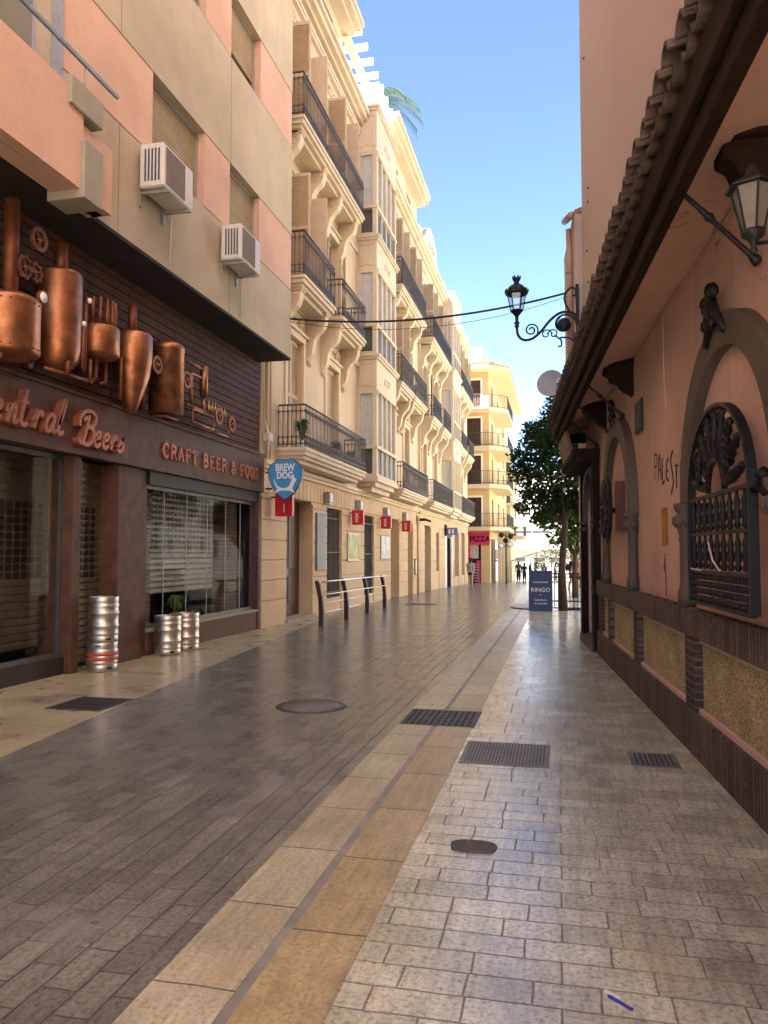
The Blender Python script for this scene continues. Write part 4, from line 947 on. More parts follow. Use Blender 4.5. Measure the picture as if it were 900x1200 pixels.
# ------------------------------------------------------------------ right building
rb = thing('salmon_restaurant', 'low salmon restaurant building with tiled eaves, arches and brick ledges', 'building', TW(4, 0, 0), -SROT*-1)
E0, E1 = -22.0, 10.4
m = MB(TW); wallsheet(m, E0, E1, -.1, 3.84, [(8.05, 9.75, 0.02, 2.95)], .3, -.06); shell(m, E0, E1, -.1, 4.0, 7, -.06, 0)
m.build('wall', TERRA, rb, recalc=False)
each('brick_ledge', SOLDIER, rb, TW, [q for a, b in ((E0, 7.75), (10.0, E1)) for q in ((a, b, -.05, .03, -.1, .33), (a, b, -.05, .035, .9, 1.12))], .006)
each('brick_pier', PIERBRICK, rb, TW, [(c-w_/2, c+w_/2, -.05, .02, .33, .9) for c, w_ in ((1.58, .32), (4.13, .3), (6.36, .24), (7.45, .3), (-1.6, .32), (-4.4, .32), (10.2, .3))])
for a, b in ((1.78, 3.94), (4.32, 6.2), (6.52, 7.26), (-1.4, 1.38), (-4.2, -1.8)):
    pp_ = each('pebble_panel', PEBBLE, rb, TW, [(a, b, -.05, -.03, .36, .87)])[0]
    each('panel_edge', TERRA, pp_, TW, [(a-.02, b+.02, -.055, .0, .33, .365), (a-.02, b+.02, -.055, -.015, .86, .9)])
m = MB(TW)
x = -3.0
while x < 7.6: m.box(x, x+.09, .005, .03, 1.12, 1.13); x += .42
m.build('ledge_joint', BLACK, rb)
def archband(sc, r_in, r_out, zc, zb, o0, o1, col=True, name='arch'):
    mb = MB(TW); n = 40
    def ring(r, o): return [(sc+r*cos(pi*k/n), o, zc+r*1.0*sin(pi*k/n)) for k in range(n+1)]
    A_, B_, C_, D_ = ring(r_in, o0), ring(r_out, o0), ring(r_in, o1), ring(r_out, o1)
    mid = [(sc+(r_in+r_out)/2*cos(pi*k/n), o1+.004, zc+(r_in+r_out)/2*sin(pi*k/n)) for k in range(n+1)]
    k1 = n+1; vs = A_+B_+C_+D_+mid; fs = []
    for k in range(n): fs += [(2*k1+k, 2*k1+k+1, 4*k1+k+1, 4*k1+k), (4*k1+k, 4*k1+k+1, 3*k1+k+1, 3*k1+k), (k, k+1, 2*k1+k+1, 2*k1+k), (k1+k, 3*k1+k, 3*k1+k+1, k1+k+1)]
    mb.add(vs, fs, False)
    mb.build(name, ARCHM, rb, recalc=True)
    if col:
        rm = (r_in+r_out)/2; w_ = (r_out-r_in)
        for sd_ in (-1, 1):
            cb_ = MB(TW); c = sc+sd_*rm
            cb_.lathe((c, .0, zb), [(q*.72, h_) for q, h_ in [(.1, 0), (.1, .12), (.085, .14), (.075, .2), (.07, zc-zb-.3), (.085, zc-zb-.27), (.07, zc-zb-.25), (.095, zc-zb-.18), (.12, zc-zb-.1), (.09, zc-zb-.06), (.13, zc-zb-.02), (.13, zc-zb+.02)]], 14)
            for k in range(6): a = k*pi/3; cb_.lathe((c+.07*cos(a), .07*sin(a), zc-.12), [(.01, -.06), (.045, -.02), (.04, .03), (.01, .05)], 6)
            cb_.build('arch_column', ARCHM, rb)
archband(.6, 1.0, 1.22, 1.93, 1.12, -.06, .02)
archband(5.55, 1.06, 1.3, 2.0, 1.12, -.06, .04)
archband(-2.2, .86, 1.1, 1.98, 1.12, -.06, .04)
archband(8.9, .85, 1.0, 2.1, .9, -.06, .03, True)
def crest(s, z, k=1):
    mb = MB(TW)
    for i in range(16):
        a = random.uniform(-1, 1); h = random.uniform(0, .26)*k
        mb.lathe((s+a*.12*k*(1.2-h), .04+random.uniform(0, .03), z+h), [(.01, -.04*k), (.04*k, -.01), (.035*k, .03*k), (.008, .06*k)], 6)
    mb.tube([(s-.22*k, .03, z-.1*k), (s-.1*k, .05, z+.05), (s, .06, z+.25*k)], .03*k, 6); mb.tube([(s+.22*k, .03, z-.1*k), (s+.1*k, .05, z+.05), (s, .06, z+.25*k)], .03*k, 6)
    mb.build('carved_crest', GRILLM, rb)
crest(.6, 3.1); crest(5.55, 3.3, .9)
# window cut: dark niche + iron grille in the big arch
m = MB(TW); n = 20; WS, WR = .4, .71
pl = [(WS-WR, 1.24), (WS+WR, 1.24)]+[(WS+WR*cos(pi*k/n), 1.93+WR*.78*sin(pi*k/n)) for k in range(n+1)]
m.prism(pl, lambda u, v, w_: (u, w_, v), -.055, -.045); wn = m.build('window', mk('dark_salmon_niche', (.62, .38, .29), .85, .2, 2, .1), rb)
m = MB(TW); GO = .10
def archstrip(mb, r0, r1, o0, o1, zb, zc=1.93, yk=.80):
    pts = [(WS-r0, WS-r1, zb)]
    P0 = [(WS+r0, zb)]+[(WS+r0*cos(pi*k/n), zc+r0*yk*sin(pi*k/n)) for k in range(n+1)]+[(WS-r0, zb)]
    P1 = [(WS+r1, zb)]+[(WS+r1*cos(pi*k/n), zc+r1*yk*sin(pi*k/n)) for k in range(n+1)]+[(WS-r1, zb)]
    q = len(P0); vs = [(u, o0, v) for u, v in P0]+[(u, o0, v) for u, v in P1]+[(u, o1, v) for u, v in P0]+[(u, o1, v) for u, v in P1]; fs = []
    for k in range(q-1): fs += [(k, k+1, q+k+1, q+k), (2*q+k, 3*q+k, 3*q+k+1, 2*q+k+1), (k, 2*q+k, 2*q+k+1, k+1), (q+k, q+k+1, 3*q+k+1, 3*q+k)]
    mb.add(vs, fs)
archstrip(m, .70, .73, GO-.035, GO+.02, 1.2)
for z in (1.2, 1.42, 1.68, 1.93): m.box(WS-.70, WS+.70, GO-.02, GO+.01, z-.012, z+.012)
for sd_ in (-1, 1): m.tube([(WS+sd_*.73, -.03, 1.9), (WS+sd_*.8, .02, 1.9), (WS+sd_*.73, GO, 1.9)], .02, 6)
m.build('grille_frame', GRILLM, wn)
m = MB(TW)
SP = [(.010, 0), (.022, .02), (.012, .05), (.028, .08), (.014, .13), (.02, .16), (.010, .2), (.009, .23)]
for k in range(9):
    x = WS-.6+k*.15
    for z in (1.44, 1.69): m.lathe((x, GO, z), SP, 8)
for k in range(22):
    x = WS-.67+k*.0638
    for j in range(4): m.lathe((x, GO, 1.215+j*.05), [(.005, 0), (.015, .012), (.016, .028), (.005, .045)], 6)
m.build('turned_spindles', GRILLM, wn)
m = MB(TW)
def spindle(mb, a, r0, r1, cx, cz, k=1):
    # turned spindle radiating from (cx, cz) at angle a
    L_ = r1-r0; pr = [(0, .012), (.1, .03), (.2, .02), (.35, .045), (.45, .028), (.55, .04), (.62, .02), (.75, .036), (.85, .018), (.93, .034), (1, .01)]
    pts = [(cx+(r0+L_*q)*cos(a), GO, cz+(r0+L_*q)*sin(a)) for q, _ in pr]; mb.tube(pts, [r*k for _, r in pr], 8)
for k in range(9):
    a = pi*(.06+.88*k/8); spindle(m, a, .2, (.64+.02*(k % 2))*(1-.17*sin(a)), WS, 1.94, .9)
m.tube([(WS+.2*cos(pi*k/12), GO, 1.95+.2*sin(pi*k/12)) for k in range(13)], .02, 6)
for k in range(4):
    for sd_ in (-1, 1): m.tube([(WS+sd_*(.32+.06*cos(q)*(1-q/9)), GO+.03, 2.06+.1*k*.5+.06*sin(q)*(1-q/9)) for q in [i*.6 for i in range(12)]], .014, 5)
m.build('radial_spindles', GRILLM, wn)
m = MB(TW); m.tube([(WS+.1, GO+.03, 1.62), (WS-.08, GO+.05, 1.5), (WS-.2, GO+.04, 1.44)], .006, 5); m.tube([(WS+.6, GO+.03, 1.44), (WS+.3, GO+.03, 1.43)], .005, 5)
tp = m.build('ribbon_tape', mk('white_pink_tape', (.7, .5, .5), .6, .3, 9, 0)); tag(tp, 'scrap of white and pink tape caught on the window grille', 'tape')
# rosette in the second arch
t = thing('rosette_lantern_plate', 'round carved iron rosette hung inside the second arch', 'ornament', TW(5.85, .05, 2.15))
m = MB(TW); RS, RZ = 5.75, 2.12
for r in (.5, .34, .2): m.tube([(RS+r*cos(a)*.9, .12, RZ+r*sin(a)*.85) for a in [k*2*pi/28 for k in range(29)]], .028, 6)
for k in range(16): a = k*2*pi/16; m.tube([(RS+.1*cos(a), .12, RZ+.1*sin(a)), (RS+.25*cos(a+.15), .14, RZ+.25*sin(a+.15)), (RS+.47*cos(a)*.9, .12, RZ+.45*sin(a)*.85)], [.02, .035, .02], 6)
m.lathe((RS, .12, RZ-.06), [(.02, 0), (.09, .05), (.02, .12)], 8); m.build('scrollwork', GRILLM, t)
m = MB(TW); m.box(RS-.5, RS-.44, -.05, .06, RZ-.3, RZ+.34); m.box(RS-.47, RS+.42, -.05, -.02, RZ-.03, RZ+.03); m.tube([(RS, -.05, RZ), (RS, .12, RZ)], .03, 6); m.build('backplate', mk('maroon_metal', (.12, .03, .025), .5, .2, 5, .1), t)
# iron gate in doorway
t = thing('iron_gate', 'tall black iron gate closing the arched corner doorway', 'gate', TW(8.9, -.1, 0))
m = MB(TW)
for k in range(13): x = 8.1+k*.133; m.box(x-.012, x+.012, -.12, -.1, .06, 2.95)
for z in (.08, .35, .9, 1.2, 1.75, 2.1): m.box(8.06, 9.74, -.13, -.09, z, z+.035)
for z in (.6, 1.48, 2.45):
    for x in (8.5, 9.3):
        m.tube([(x+.2*cos(a)*(1-a/14), -.1, z+.2*sin(a)*(1-a/14)) for a in [k*.5 for k in range(24)]], .016, 5)
m.build('bars', IRON, t)
m = MB(TW); m.box(8.05, 9.75, -.3, -.27, .02, 2.95); m.build('dark_backing', DARKIN, rb)
m = MB(TW); m.box(7.95, 9.9, -.1, .1, -.06, .09); m.build('doorstep', ARCHM, rb)
m = MB(TW); m.box(7.85, 8.05, -.05, .06, .02, 3.0); m.box(9.75, 9.95, -.05, .06, .02, 3.0); m.box(7.8, 10.1, -.05, .3, 3.0, 3.12); m.box(7.75, 10.2, -.05, .36, 3.12, 3.22); m.build('door_surround', WOODF, rb)
# hanging restaurant board
t = thing('tilted_sign_board', 'faded brown sign board tilted outward above the corner door', 'sign', TW(9, .2, 3.2))
m = MB(TW); m.add([(8.2, .36, 3.2), (9.9, .36, 3.2), (9.9, .48, 3.68), (8.2, .48, 3.68), (8.2, .31, 3.2), (9.9, .31, 3.2), (9.9, .43, 3.68), (8.2, .43, 3.68)], [(0, 1, 2, 3), (4, 7, 6, 5), (0, 4, 5, 1), (3, 2, 6, 7), (0, 3, 7, 4), (1, 5, 6, 2)])
m.build('board', mk('faded_sign', (.17, .07, .05), .6, .3, 4, .1), t)
# eaves
m = MB(TW); m.add([(E0, -.1, 3.86), (9.9, -.1, 3.86), (9.9, .5, 3.68), (E0, .5, 3.68)], [(0, 1, 2, 3)]); m.build('eave_soffit', TERRA, rb, recalc=False)
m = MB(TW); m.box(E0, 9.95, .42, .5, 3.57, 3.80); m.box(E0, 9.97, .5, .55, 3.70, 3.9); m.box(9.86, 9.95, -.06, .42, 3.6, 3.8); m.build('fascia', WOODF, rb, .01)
m = MB(TW)
def halftile(mb, s, o0, z0, o1, z1, r, up_, th=.022):
    n = 8; sg = 1 if up_ else -1; vs = []
    for (o, z, rr) in ((o0, z0, r), (o1, z1, r*.85)):
        for ri in (rr, rr-th):
            for k in range(n+1): a = pi*k/n; vs.append((s+ri*cos(a), o, z+sg*ri*sin(a)))
    q = n+1; fs = []
    for k in range(n): fs += [(k, k+1, 2*q+k+1, 2*q+k), (q+k, 3*q+k, 3*q+k+1, q+k+1), (k, q+k, q+k+1, k+1), (2*q+k, 2*q+k+1, 3*q+k+1, 3*q+k)]
    mb.add(vs, fs, False)
x = E0+.1
while x < 9.9:
    for j in range(2):
        o_, z_ = (.64-.3*j+random.uniform(-.015, .015), 3.97+.07*j+random.uniform(-.008, .008))
        halftile(m, x, o_, z_+.02, o_-.36, z_+.12, .085, True)
        halftile(m, x+.115, o_-.05, z_+.02, o_-.4, z_+.12, .08, False)
    x += .23
m.box(E0, 9.9, -.05, .5, 3.86, 3.93)
m.build('roof_tile_course', TILE, rb, recalc=False)
for s_ in (-.5, 4.55, 7.02):
    m = MB(TW); P_ = [(0, 3.84), (.34, 3.74), (.34, 3.68), (.28, 3.64), (.26, 3.58), (.18, 3.56), (.14, 3.5), (.1, 3.46), (.06, 3.44), (.0, 3.4)]
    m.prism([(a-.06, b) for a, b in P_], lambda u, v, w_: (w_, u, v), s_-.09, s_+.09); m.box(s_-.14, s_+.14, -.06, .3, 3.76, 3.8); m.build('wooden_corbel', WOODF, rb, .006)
for s_ in (-3.2, -.12, 5.15, 6.5, 7.9):
    m = MB(TW); P0, P1 = V((s_-.1, .47, 3.72)), V((s_+.05, -.05, 3.27)); m.tube([tuple(P0.lerp(P1, q)) for q in (0, .3, .4, .43, .46, .5, .9, .95, 1)], [.014, .014, .02, .03, .02, .014, .018, .03, .035], 8); m.tube([(s_-.1, .47, 3.62), (s_-.1, .47, 3.8)], .02, 6)
    m.build('stay_rod', IRON, rb)
m = MB(TW); m.box(3.86, 4.28, -.055, -.03, 2.9, 3.25); vo = m.build('vent', IRON, rb); m = MB(TW); [m.box(3.9, 4.24, -.03, -.02, 2.94+k*.045, 2.96+k*.045) for k in range(7)]; m.build('slat', DGREY, vo)
m = MB(TW); m.tube([(2.72, -.05, 3.84), (2.7, -.05, 3.2), (2.66, -.055, 2.9)], .006, 5); m.tube([(2.72, -.05, 3.83), (0, -.05, 3.81)], .006, 5); m.build('wall_cable', TERRA, rb)
m = MB(TW); m.box(2.7, 2.95, -.057, -.052, 1.62, 1.98); m.build('rust_patch', mk('rust_orange', (.5, .2, .03), .8, .6, 14, .2, 40), rb)
m = MB(TW); m.ribbon([(2.85, 1.55), (2.84, 1.35), (2.82, 1.15)], .02, lambda u, v, w_: (u, w_, v), -.058, -.053); m.ribbon([(2.85, 1.5), (2.9, 1.4), (2.86, 1.38)], .02, lambda u, v, w_: (u, w_, v), -.058, -.052); m.build('stain', ARCHM, rb)
# graffiti: PALESTI
GL = {'P': [[(0, 0), (.05, 1)], [(.0, 1), (.55, .9), (.5, .5), (.05, .5)]], 'A': [[(0, 0), (.3, 1), (.6, 0)], [(.1, .4), (.55, .4)]], 'L': [[(.1, 1), (.05, 0), (.5, .05)]], 'E': [[(.5, 1), (.1, .8), (.05, .3), (.45, .1)], [(.1, .55), (.4, .5)]], 'S': [[(.5, 1.05), (.1, .8), (.3, .5), (.5, .1), (.1, -.25)]], 'T': [[(.3, .9), (.25, 0)], [(0, .85), (.6, .8)]], 'I': [[(.2, .8), (.15, -.2)]]}
g = MB(TW); x = 3.3; z = 2.3; k = 0
for ch, h in zip('PALESTI', (.25, .25, .24, .24, .3, .24, .3)):
    for st in GL[ch]: g.ribbon([(x-a*.24, z+b*h) for a, b in st], .022, lambda u, v, w_: (u, w_, v), -.058, -.0565+.0006*k); k += 1
    x -= .19; z -= .035
g.build('graffiti', BLACK, rb)
# tall pink building above
tb_ = thing('tall_pink_building', 'tall plain dusty pink building rising behind the tiled eaves', 'building', TW(3, -1, 4))
m = MB(TW); m.box(E0, 9.9, -8, -.04, 3.9, 24); m.build('wall', TALLW, tb_)
m = MB(TW); 
for (s_, z) in ((9.1, 10.5), (8.7, 7.9), (8.8, 7.7), (9.0, 6.9), (8.9, 6.3), (8.8, 5.9), (6.5, 5.4)): m.lathe((s_, -.045, z), [(.03, 0), (.03, .02)], 6)
m.build('wall_hole', BLACK, tb_)
# gutter wing beyond it
wg = thing('gutter_wing', 'narrow pinkish wing with gutter and downpipe behind the tall pink wall', 'building', TW(10.6, 0, 4))
m = MB(TW); m.box(9.93, 12.4, -6, .1, 4.0, 8.0); m.box(10.45, 12.4, -6, -.15, -.2, 4.0); m.build('wall', TALLW, wg)
m = MB(TW); m.add([(9.93, .1, 8.0), (12.5, .1, 8.0), (12.5, -3, 9.2), (9.93, -3, 9.2), (9.93, .1, 8.08), (12.5, .1, 8.08), (12.5, -3, 9.28), (9.93, -3, 9.28)], [(0, 1, 2, 3), (4, 7, 6, 5), (0, 4, 5, 1), (3, 2, 6, 7), (0, 3, 7, 4), (1, 5, 6, 2)]); m.build('roof', TILER, wg)
m = MB(TW); m.tube([(9.4, .2, 7.75), (10.9, .2, 8.28)], .07, 8); m.tube([(10.4, .17, 7.9), (10.4, .16, 7.55), (10.35, .16, 7.4), (10.35, .16, 4.1)], .055, 8)
for z in (7.0, 6.1, 5.2): m.lathe((10.35, .16, z), [(.06, 0), (.075, .01), (.075, .04), (.06, .05)], 8)
m.build('gutter', mk('pale_gutter', (.5, .34, .25), .6, .2, 4, .1), wg)

# satellite dish
t = thing('satellite_dish', 'grey satellite dish fixed to the end of the tiled eaves', 'satellite dish', (-.02, 14.3, 4.5))
b = MB(); n = 24; dc = V((-.12, 14.2, 4.63)); nx = V((-.25, -.95, .15)).normalized(); ux = V((1, -.26, 0)).normalized(); vx = nx.cross(ux)
vs = [tuple(dc-nx*.05)]
for j, r in enumerate((.09, .18, .25)):
    for k in range(n): a = 2*pi*k/n; vs.append(tuple(dc+(ux*cos(a)+vx*sin(a))*r+nx*(-.05+.06*(r/.25)**2)))
fs = [(0, 1+k, 1+(k+1) % n) for k in range(n)]+[(1+j*n+k, 1+j*n+(k+1) % n, 1+(j+1)*n+(k+1) % n, 1+(j+1)*n+k) for j in range(2) for k in range(n)]
b.add(vs, fs, True); b.add([tuple(V(v)+nx*-.012) for v in vs], fs, True)
b.build('reflector', DISHM, t)
b = MB(); b.tube([(.02, 14.16, 4.72), (.02, 14.16, 4.42)], .03, 6); b.tube([(.02, 14.16, 4.45), (.15, 14.2, 4.4), (.3, 14.2, 4.2)], .025, 6); b.box(-.02, .06, 14.08, 14.15, 4.6, 4.7); b.build('mount', ALU, t)
# street lamp on scrolled bracket
t = thing('street_lamp', 'ornate black street lantern on a scrolled iron wall bracket', 'street lamp', (.38, 14.8, 6.2))
lx, ly, lz = -.74, 14.8, 6.12
b = MB(); oct_ = 8
b.lathe((lx, ly, lz+.0), [(.02, -.28), (.05, -.22), (.03, -.2), (.06, -.17), (.03, -.13), (.035, -.05), (.05, 0), (.12, .06), (.13, .07), (.12, .08)], 12)
for k in range(6):
    a = k*pi/3; b.tube([(lx+.115*cos(a), ly+.115*sin(a), lz+.07), (lx+.175*cos(a), ly+.175*sin(a), lz+.38)], .009, 5)
    b.tube([(lx+.04*cos(a), ly+.04*sin(a), lz-.02), (lx+.12*cos(a), ly+.12*sin(a), lz+.07)], .008, 5)
b.lathe((lx, ly, lz+.38), [(.18, 0), (.215, .01), (.22, .05), (.19, .08), (.17, .13), (.12, .18), (.06, .21), (.045, .26), (.075, .29), (.08, .33), (.03, .34)], 12)
for k in range(12): a = k*pi/6; b.lathe((lx+.215*cos(a), ly+.215*sin(a), lz+.43), [(.018, 0), (.02, .03), (.004, .06)], 5)
for k in range(6): a = k*pi/3; b.lathe((lx+.07*cos(a), ly+.07*sin(a), lz+.7), [(.014, 0), (.018, .03), (.003, .06)], 5)
b.build('lantern_frame', IRON, t)
b = MB(); b.lathe((lx, ly, lz), [(.108, .08), (.168, .38)], 6, smooth=False); b.build('glass', LGLASS, t)
b = MB()
def curve(pts, r): 
    q = smooth2([(p[0], p[1]) for p in pts], 8); b.tube([(x, 14.8, z) for x, z in q], r, 8)
curve([(lx, lz-.25), (lx+.02, lz-.4), (lx+.12, lz-.5), (lx+.28, lz-.49), (lx+.45, lz-.36), (lx+.62, lz-.16), (lx+.8, lz-.03), (lx+.98, lz-.02), (lx+1.1, lz-.1), (lx+1.12, lz-.25)], .026)
def spiral(cx, cz, r, a0, turns, rr=.016, d=1):
    n = int(18*turns); b.tube([(cx+r*(1-.75*k/n)*cos(a0+d*2*pi*k/18), 14.8, cz+r*(1-.75*k/n)*sin(a0+d*2*pi*k/18)) for k in range(n+1)], rr, 6)
spiral(lx+.27, lz-.32, .13, -.5, 1.6); spiral(lx+.88, lz-.26, .24, 0, 1.05, .02); spiral(lx+.88, lz-.26, .17, 2, 1, .02)
b.lathe((lx+.88, 14.78, lz-.26), [(.13, 0), (.13, .04)], 16, 'y')
spiral(lx+.55, lz-.42, .1, 0, 1.2, .013); spiral(lx+.68, lz-.42, .1, pi, 1.2, .013, -1)
curve([(lx+1.0, lz-.03), (lx+.92, lz+.12), (lx+.9, lz+.3), (lx+1.0, lz+.44), (lx+1.1, lz+.4), (lx+1.1, lz+.3), (lx+1.03, lz+.29)], .02)
curve([(lx+.7, lz-.45), (lx+.82, lz-.55), (lx+.82, lz-.66), (lx+.76, lz-.66)], .016); curve([(lx+.8, lz-.5), (lx+.98, lz-.52), (lx+1.15, lz-.66)], .018)
b.box(lx+1.1, lx+1.16, 14.77, 14.83, lz-.75, lz+.5); b.build('scroll_bracket', IRON, t)
# near lantern, on the right wall
t = thing('wall_lantern', 'hexagonal wall lantern with pale glass under the tiled eaves', 'wall lantern', TW(-1.0, .3, 3.0))
TLN = lambda a, b, c: TW(-1.12+(a+1.05)*.74, .3+(b-.3)*.74, 3.02+(c-3.02)*.74)
m = MB(TLN); LS, LO, LZ = -1.05, .3, 3.02
m.lathe((LS, LO, LZ), [(.01, -.12), (.025, -.1), (.015, -.07), (.03, -.03), (.07, 0), (.075, .03), (.06, .035)], 12)
for k in range(6): a = k*pi/3; m.tube([(LS+.065*cos(a), LO+.065*sin(a), LZ+.03), (LS+.125*cos(a), LO+.125*sin(a), LZ+.3)], .008, 5)
m.lathe((LS, LO, LZ+.3), [(.125, 0), (.16, .0), (.165, .012), (.08, .06), (.04, .1), (.03, .14), (.015, .16)], 6, smooth=False)
m.tube([(LS, LO, LZ-.05), (LS-.05, LO-.15, LZ-.06), (LS-.1, -.05, LZ+.05)], .014, 6); m.build('frame', IRON, t)
m = MB(TLN); m.lathe((LS, LO, LZ), [(.06, .035), (.118, .3)], 6, smooth=False); m.build('glass', mk('amber_glass', (.22, .17, .13), .25, .15, 8, 0), t)
# dark wooden shield carving edge at frame right
t = thing('wall_carving', 'small dark carved bracket at the right edge beyond the arch', 'ornament', TW(-.4, 0, 2.0))
m = MB(TW); [m.lathe((-.36+.05*k, .03, 1.93+.05*k), [(.01, -.05), (.06, 0), (.01, .05)], 8) for k in (-1, 0, 1)]; m.build('scroll', GRILLM, t)

# overhead cable
def cable(name, label, a, b_, sag, r, n=30):
    a, b_ = V(a), V(b_); mb = MB(); mb.tube([tuple(a.lerp(b_, k/n)+V((0, 0, -sag*4*(k/n)*(1-k/n)))) for k in range(n+1)], r, 6); o = mb.build(name, BLACK); tag(o, label, 'cable'); return o
cable('overhead_cable', 'thick black bundled cable sagging across the street', (-5.47, 15.2, 6.48), (.35, 16.0, 6.9), .28, .022)
cable('overhead_cable', 'thin reddish cable hanging just under the thick bundle', (-5.47, 15.22, 6.42), (.36, 16.05, 6.85), .4, .006)

# ------------------------------------------------------------------ covers and grates
def flat(name, label, cat, x0, x1, y0, y1, mat, z=.006, th=.01):
    t = thing(name, label, cat, ((x0+x1)/2, (y0+y1)/2, gz((y0+y1)/2)))
    b = MB(); zb = gz((y0+y1)/2); b.box(x0, x1, y0, y1, zb-.02, zb+z); b.build('plate', mat, t, .003); return t, zb+z
def gridcover(name, label, x0, x1, y0, y1, nx, ny, frac=.55, dk=BLACK, base=CASTI):
    t, z = flat(name, label, 'drain cover', x0, x1, y0, y1, base)
    b = MB(); dx = (x1-x0-.06)/nx; dy = (y1-y0-.06)/ny
    for i in range(nx):
        for j in range(ny): a = x0+.03+i*dx; c = y0+.03+j*dy; b.box(a+dx*(1-frac)/2, a+dx*(1+frac)/2, c+dy*.12, c+dy*.88, z-.001, z+.0015)
    b.build('slots', dk, t); return t
gridcover('drain_grate', 'cast iron drain grate with rows of slots set in the yellow stone strip', -1.45, -.76, 6.98, 7.7, 11, 5)
gridcover('drain_grate', 'dark drain grate in the tan walkway in front of the kegs', -5.06, -4.45, 6.9, 7.55, 12, 4, .6)
gridcover('utility_cover', 'large rectangular metal utility cover beside the yellow strip', -.75, -.09, 5.8, 6.48, 24, 14, .3, mk('cover_dark', (.07, .065, .06), .6, .2, 20, .1, 40), mk('cover_grey', (.2, .185, .165), .5, .3, 9, .3, 40, metal=.2))
gridcover('utility_cover', 'small ribbed utility cover near the brick plinth', .5, .85, 6.0, 6.4, 8, 14, .45, MATS['cover_dark'], MATS['cover_grey'])
t = thing('manhole_cover', 'round manhole cover in the dark paving', 'manhole cover', (-2.48, 7.6, gz(7.6)))
b = MB(); b.lathe((-2.48, 7.6, gz(7.6)-.01), [(.36, 0), (.36, .016), (.31, .017)], 40); b.build('rim', CASTI, t); b = MB(); b.lathe((-2.48, 7.6, gz(7.6)+.006), [(.30, 0), (.30, .004)], 40); b.build('lid', mk('lid_stone', (.19, .16, .14), .5, .25, 9, .4, 50), t)
t = MB(); a_ = [(.12*(1+.03*sin(5*k)+.12*sin(2*k)**2)*cos(k), .085*(1+.12*sin(2*k)**2)*sin(k)) for k in [i*2*pi/24 for i in range(24)]]
t.prism([(-.46+u, 4.17+v) for u, v in a_], lambda u, v, w_: (u, v, w_), -.01, .006); tag(t.build('asphalt_patch', PATCH), 'small dark asphalt patch in the pale brick pavement', 'patch')
t = thing('plastic_straw', 'white and blue paper stick lying on the near pavement', 'litter', (.17, 2.9, 0))
b = MB(); b.box(.135, .2, 2.888, 2.9, 0, .008); ob = b.build('stick', WHITET, t)
b = MB(); b.box(.16, .26, 2.876, 2.887, 0, .006); b.build('blue_stick', mk('ink_blue', (.06, .05, .35), .5, .1, 5, 0), t)
t.rotation_euler = (0, 0, -.75)
gridcover('utility_cover', 'dark rectangular cover on the paving past the barrier', -4.9, -3.9, 24.5, 25.3, 2, 2, .3)

# ------------------------------------------------------------------ A-board, barrier, table area
t = thing('a_board', 'navy blue A-frame chalk board with white restaurant lettering', 'sign board', (-.53, 22.6, gz(22.6)))
z0 = gz(22.6); bx0, bx1 = -.86, -.2
b = MB(); b.add([(bx0, 22.35, z0), (bx1, 22.35, z0), (bx1, 22.6, z0+1.15), (bx0, 22.6, z0+1.15), (bx0, 22.38, z0), (bx1, 22.38, z0), (bx1, 22.63, z0+1.15), (bx0, 22.63, z0+1.15)], [(0, 1, 2, 3), (4, 7, 6, 5), (0, 4, 5, 1), (3, 2, 6, 7), (0, 3, 7, 4), (1, 5, 6, 2)])
b.build('front_panel', NAVY, t)
b = MB(); b.add([(bx0, 22.95, z0), (bx1, 22.95, z0), (bx1, 22.65, z0+1.15), (bx0, 22.65, z0+1.15), (bx0, 22.98, z0), (bx1, 22.98, z0), (bx1, 22.68, z0+1.15), (bx0, 22.68, z0+1.15)], [(0, 1, 2, 3), (4, 7, 6, 5), (0, 4, 5, 1), (3, 2, 6, 7), (0, 3, 7, 4), (1, 5, 6, 2)])
b.build('rear_panel', NAVY, t)
vv = V((0, .25, 1.15))
for (txt, sz_, h) in (('restaurante', .09, .8), ('RINGO', .17, .55), ('bar', .05, .45), ('Café Bistro', .075, .3), ('952 600 5800', .065, .2)):
    text_mesh(txt, sz_, .001, frame_m((-.53, 22.35+.25*h/1.15-.006, z0+h), (1, 0, 0), vv), 'lettering', WHITET, t, 'CENTER')
t = thing('metal_barrier', 'black metal railing barrier behind the sign board by the tree', 'barrier', (.3, 23.3, gz(23)))
b = MB(); zb = gz(23.2)
for k in range(9): x = -.15+k*.11; b.tube([(x, 23.3, zb+.05), (x, 23.3, zb+1.05)], .012, 5)
for z in (.05, .25, .95, 1.05): b.tube([(-.2, 23.3, zb+z), (.8, 23.3, zb+z)], .02, 6)
b.box(-.05, .35, 23.1, 23.5, zb-.0, zb+.05); b.box(.3, .8, 23.15, 23.45, zb+.0, zb+.04); b.build('bars', IRON, t)
t = thing('stone_step', 'low curved stone step edge beside the sign board', 'step', (-1.5, 24, gz(24)))
b = MB(); zb = gz(24); P_ = [(-.55+0, 23.2), (-.9, 23.1), (-1.25, 23.3), (-1.45, 23.8), (-1.4, 24.6), (-1.1, 25.2), (-.6, 25.4)]
b.prism(smooth2(P_, 4), lambda u, v, w_: (u, v, w_), zb-.05, zb+.05); b.build('step', mk('pale_step', (.5, .45, .38), .6, .1, 3, .1), t)
b = MB(); b.prism([(-1.2+(p[0]+1.2)*1.03, 24.2+(p[1]-24.2)*1.03) for p in smooth2(P_, 4)], lambda u, v, w_: (u, v, w_), zb-.05, zb+.03); b.build('edge', CASTI, t)

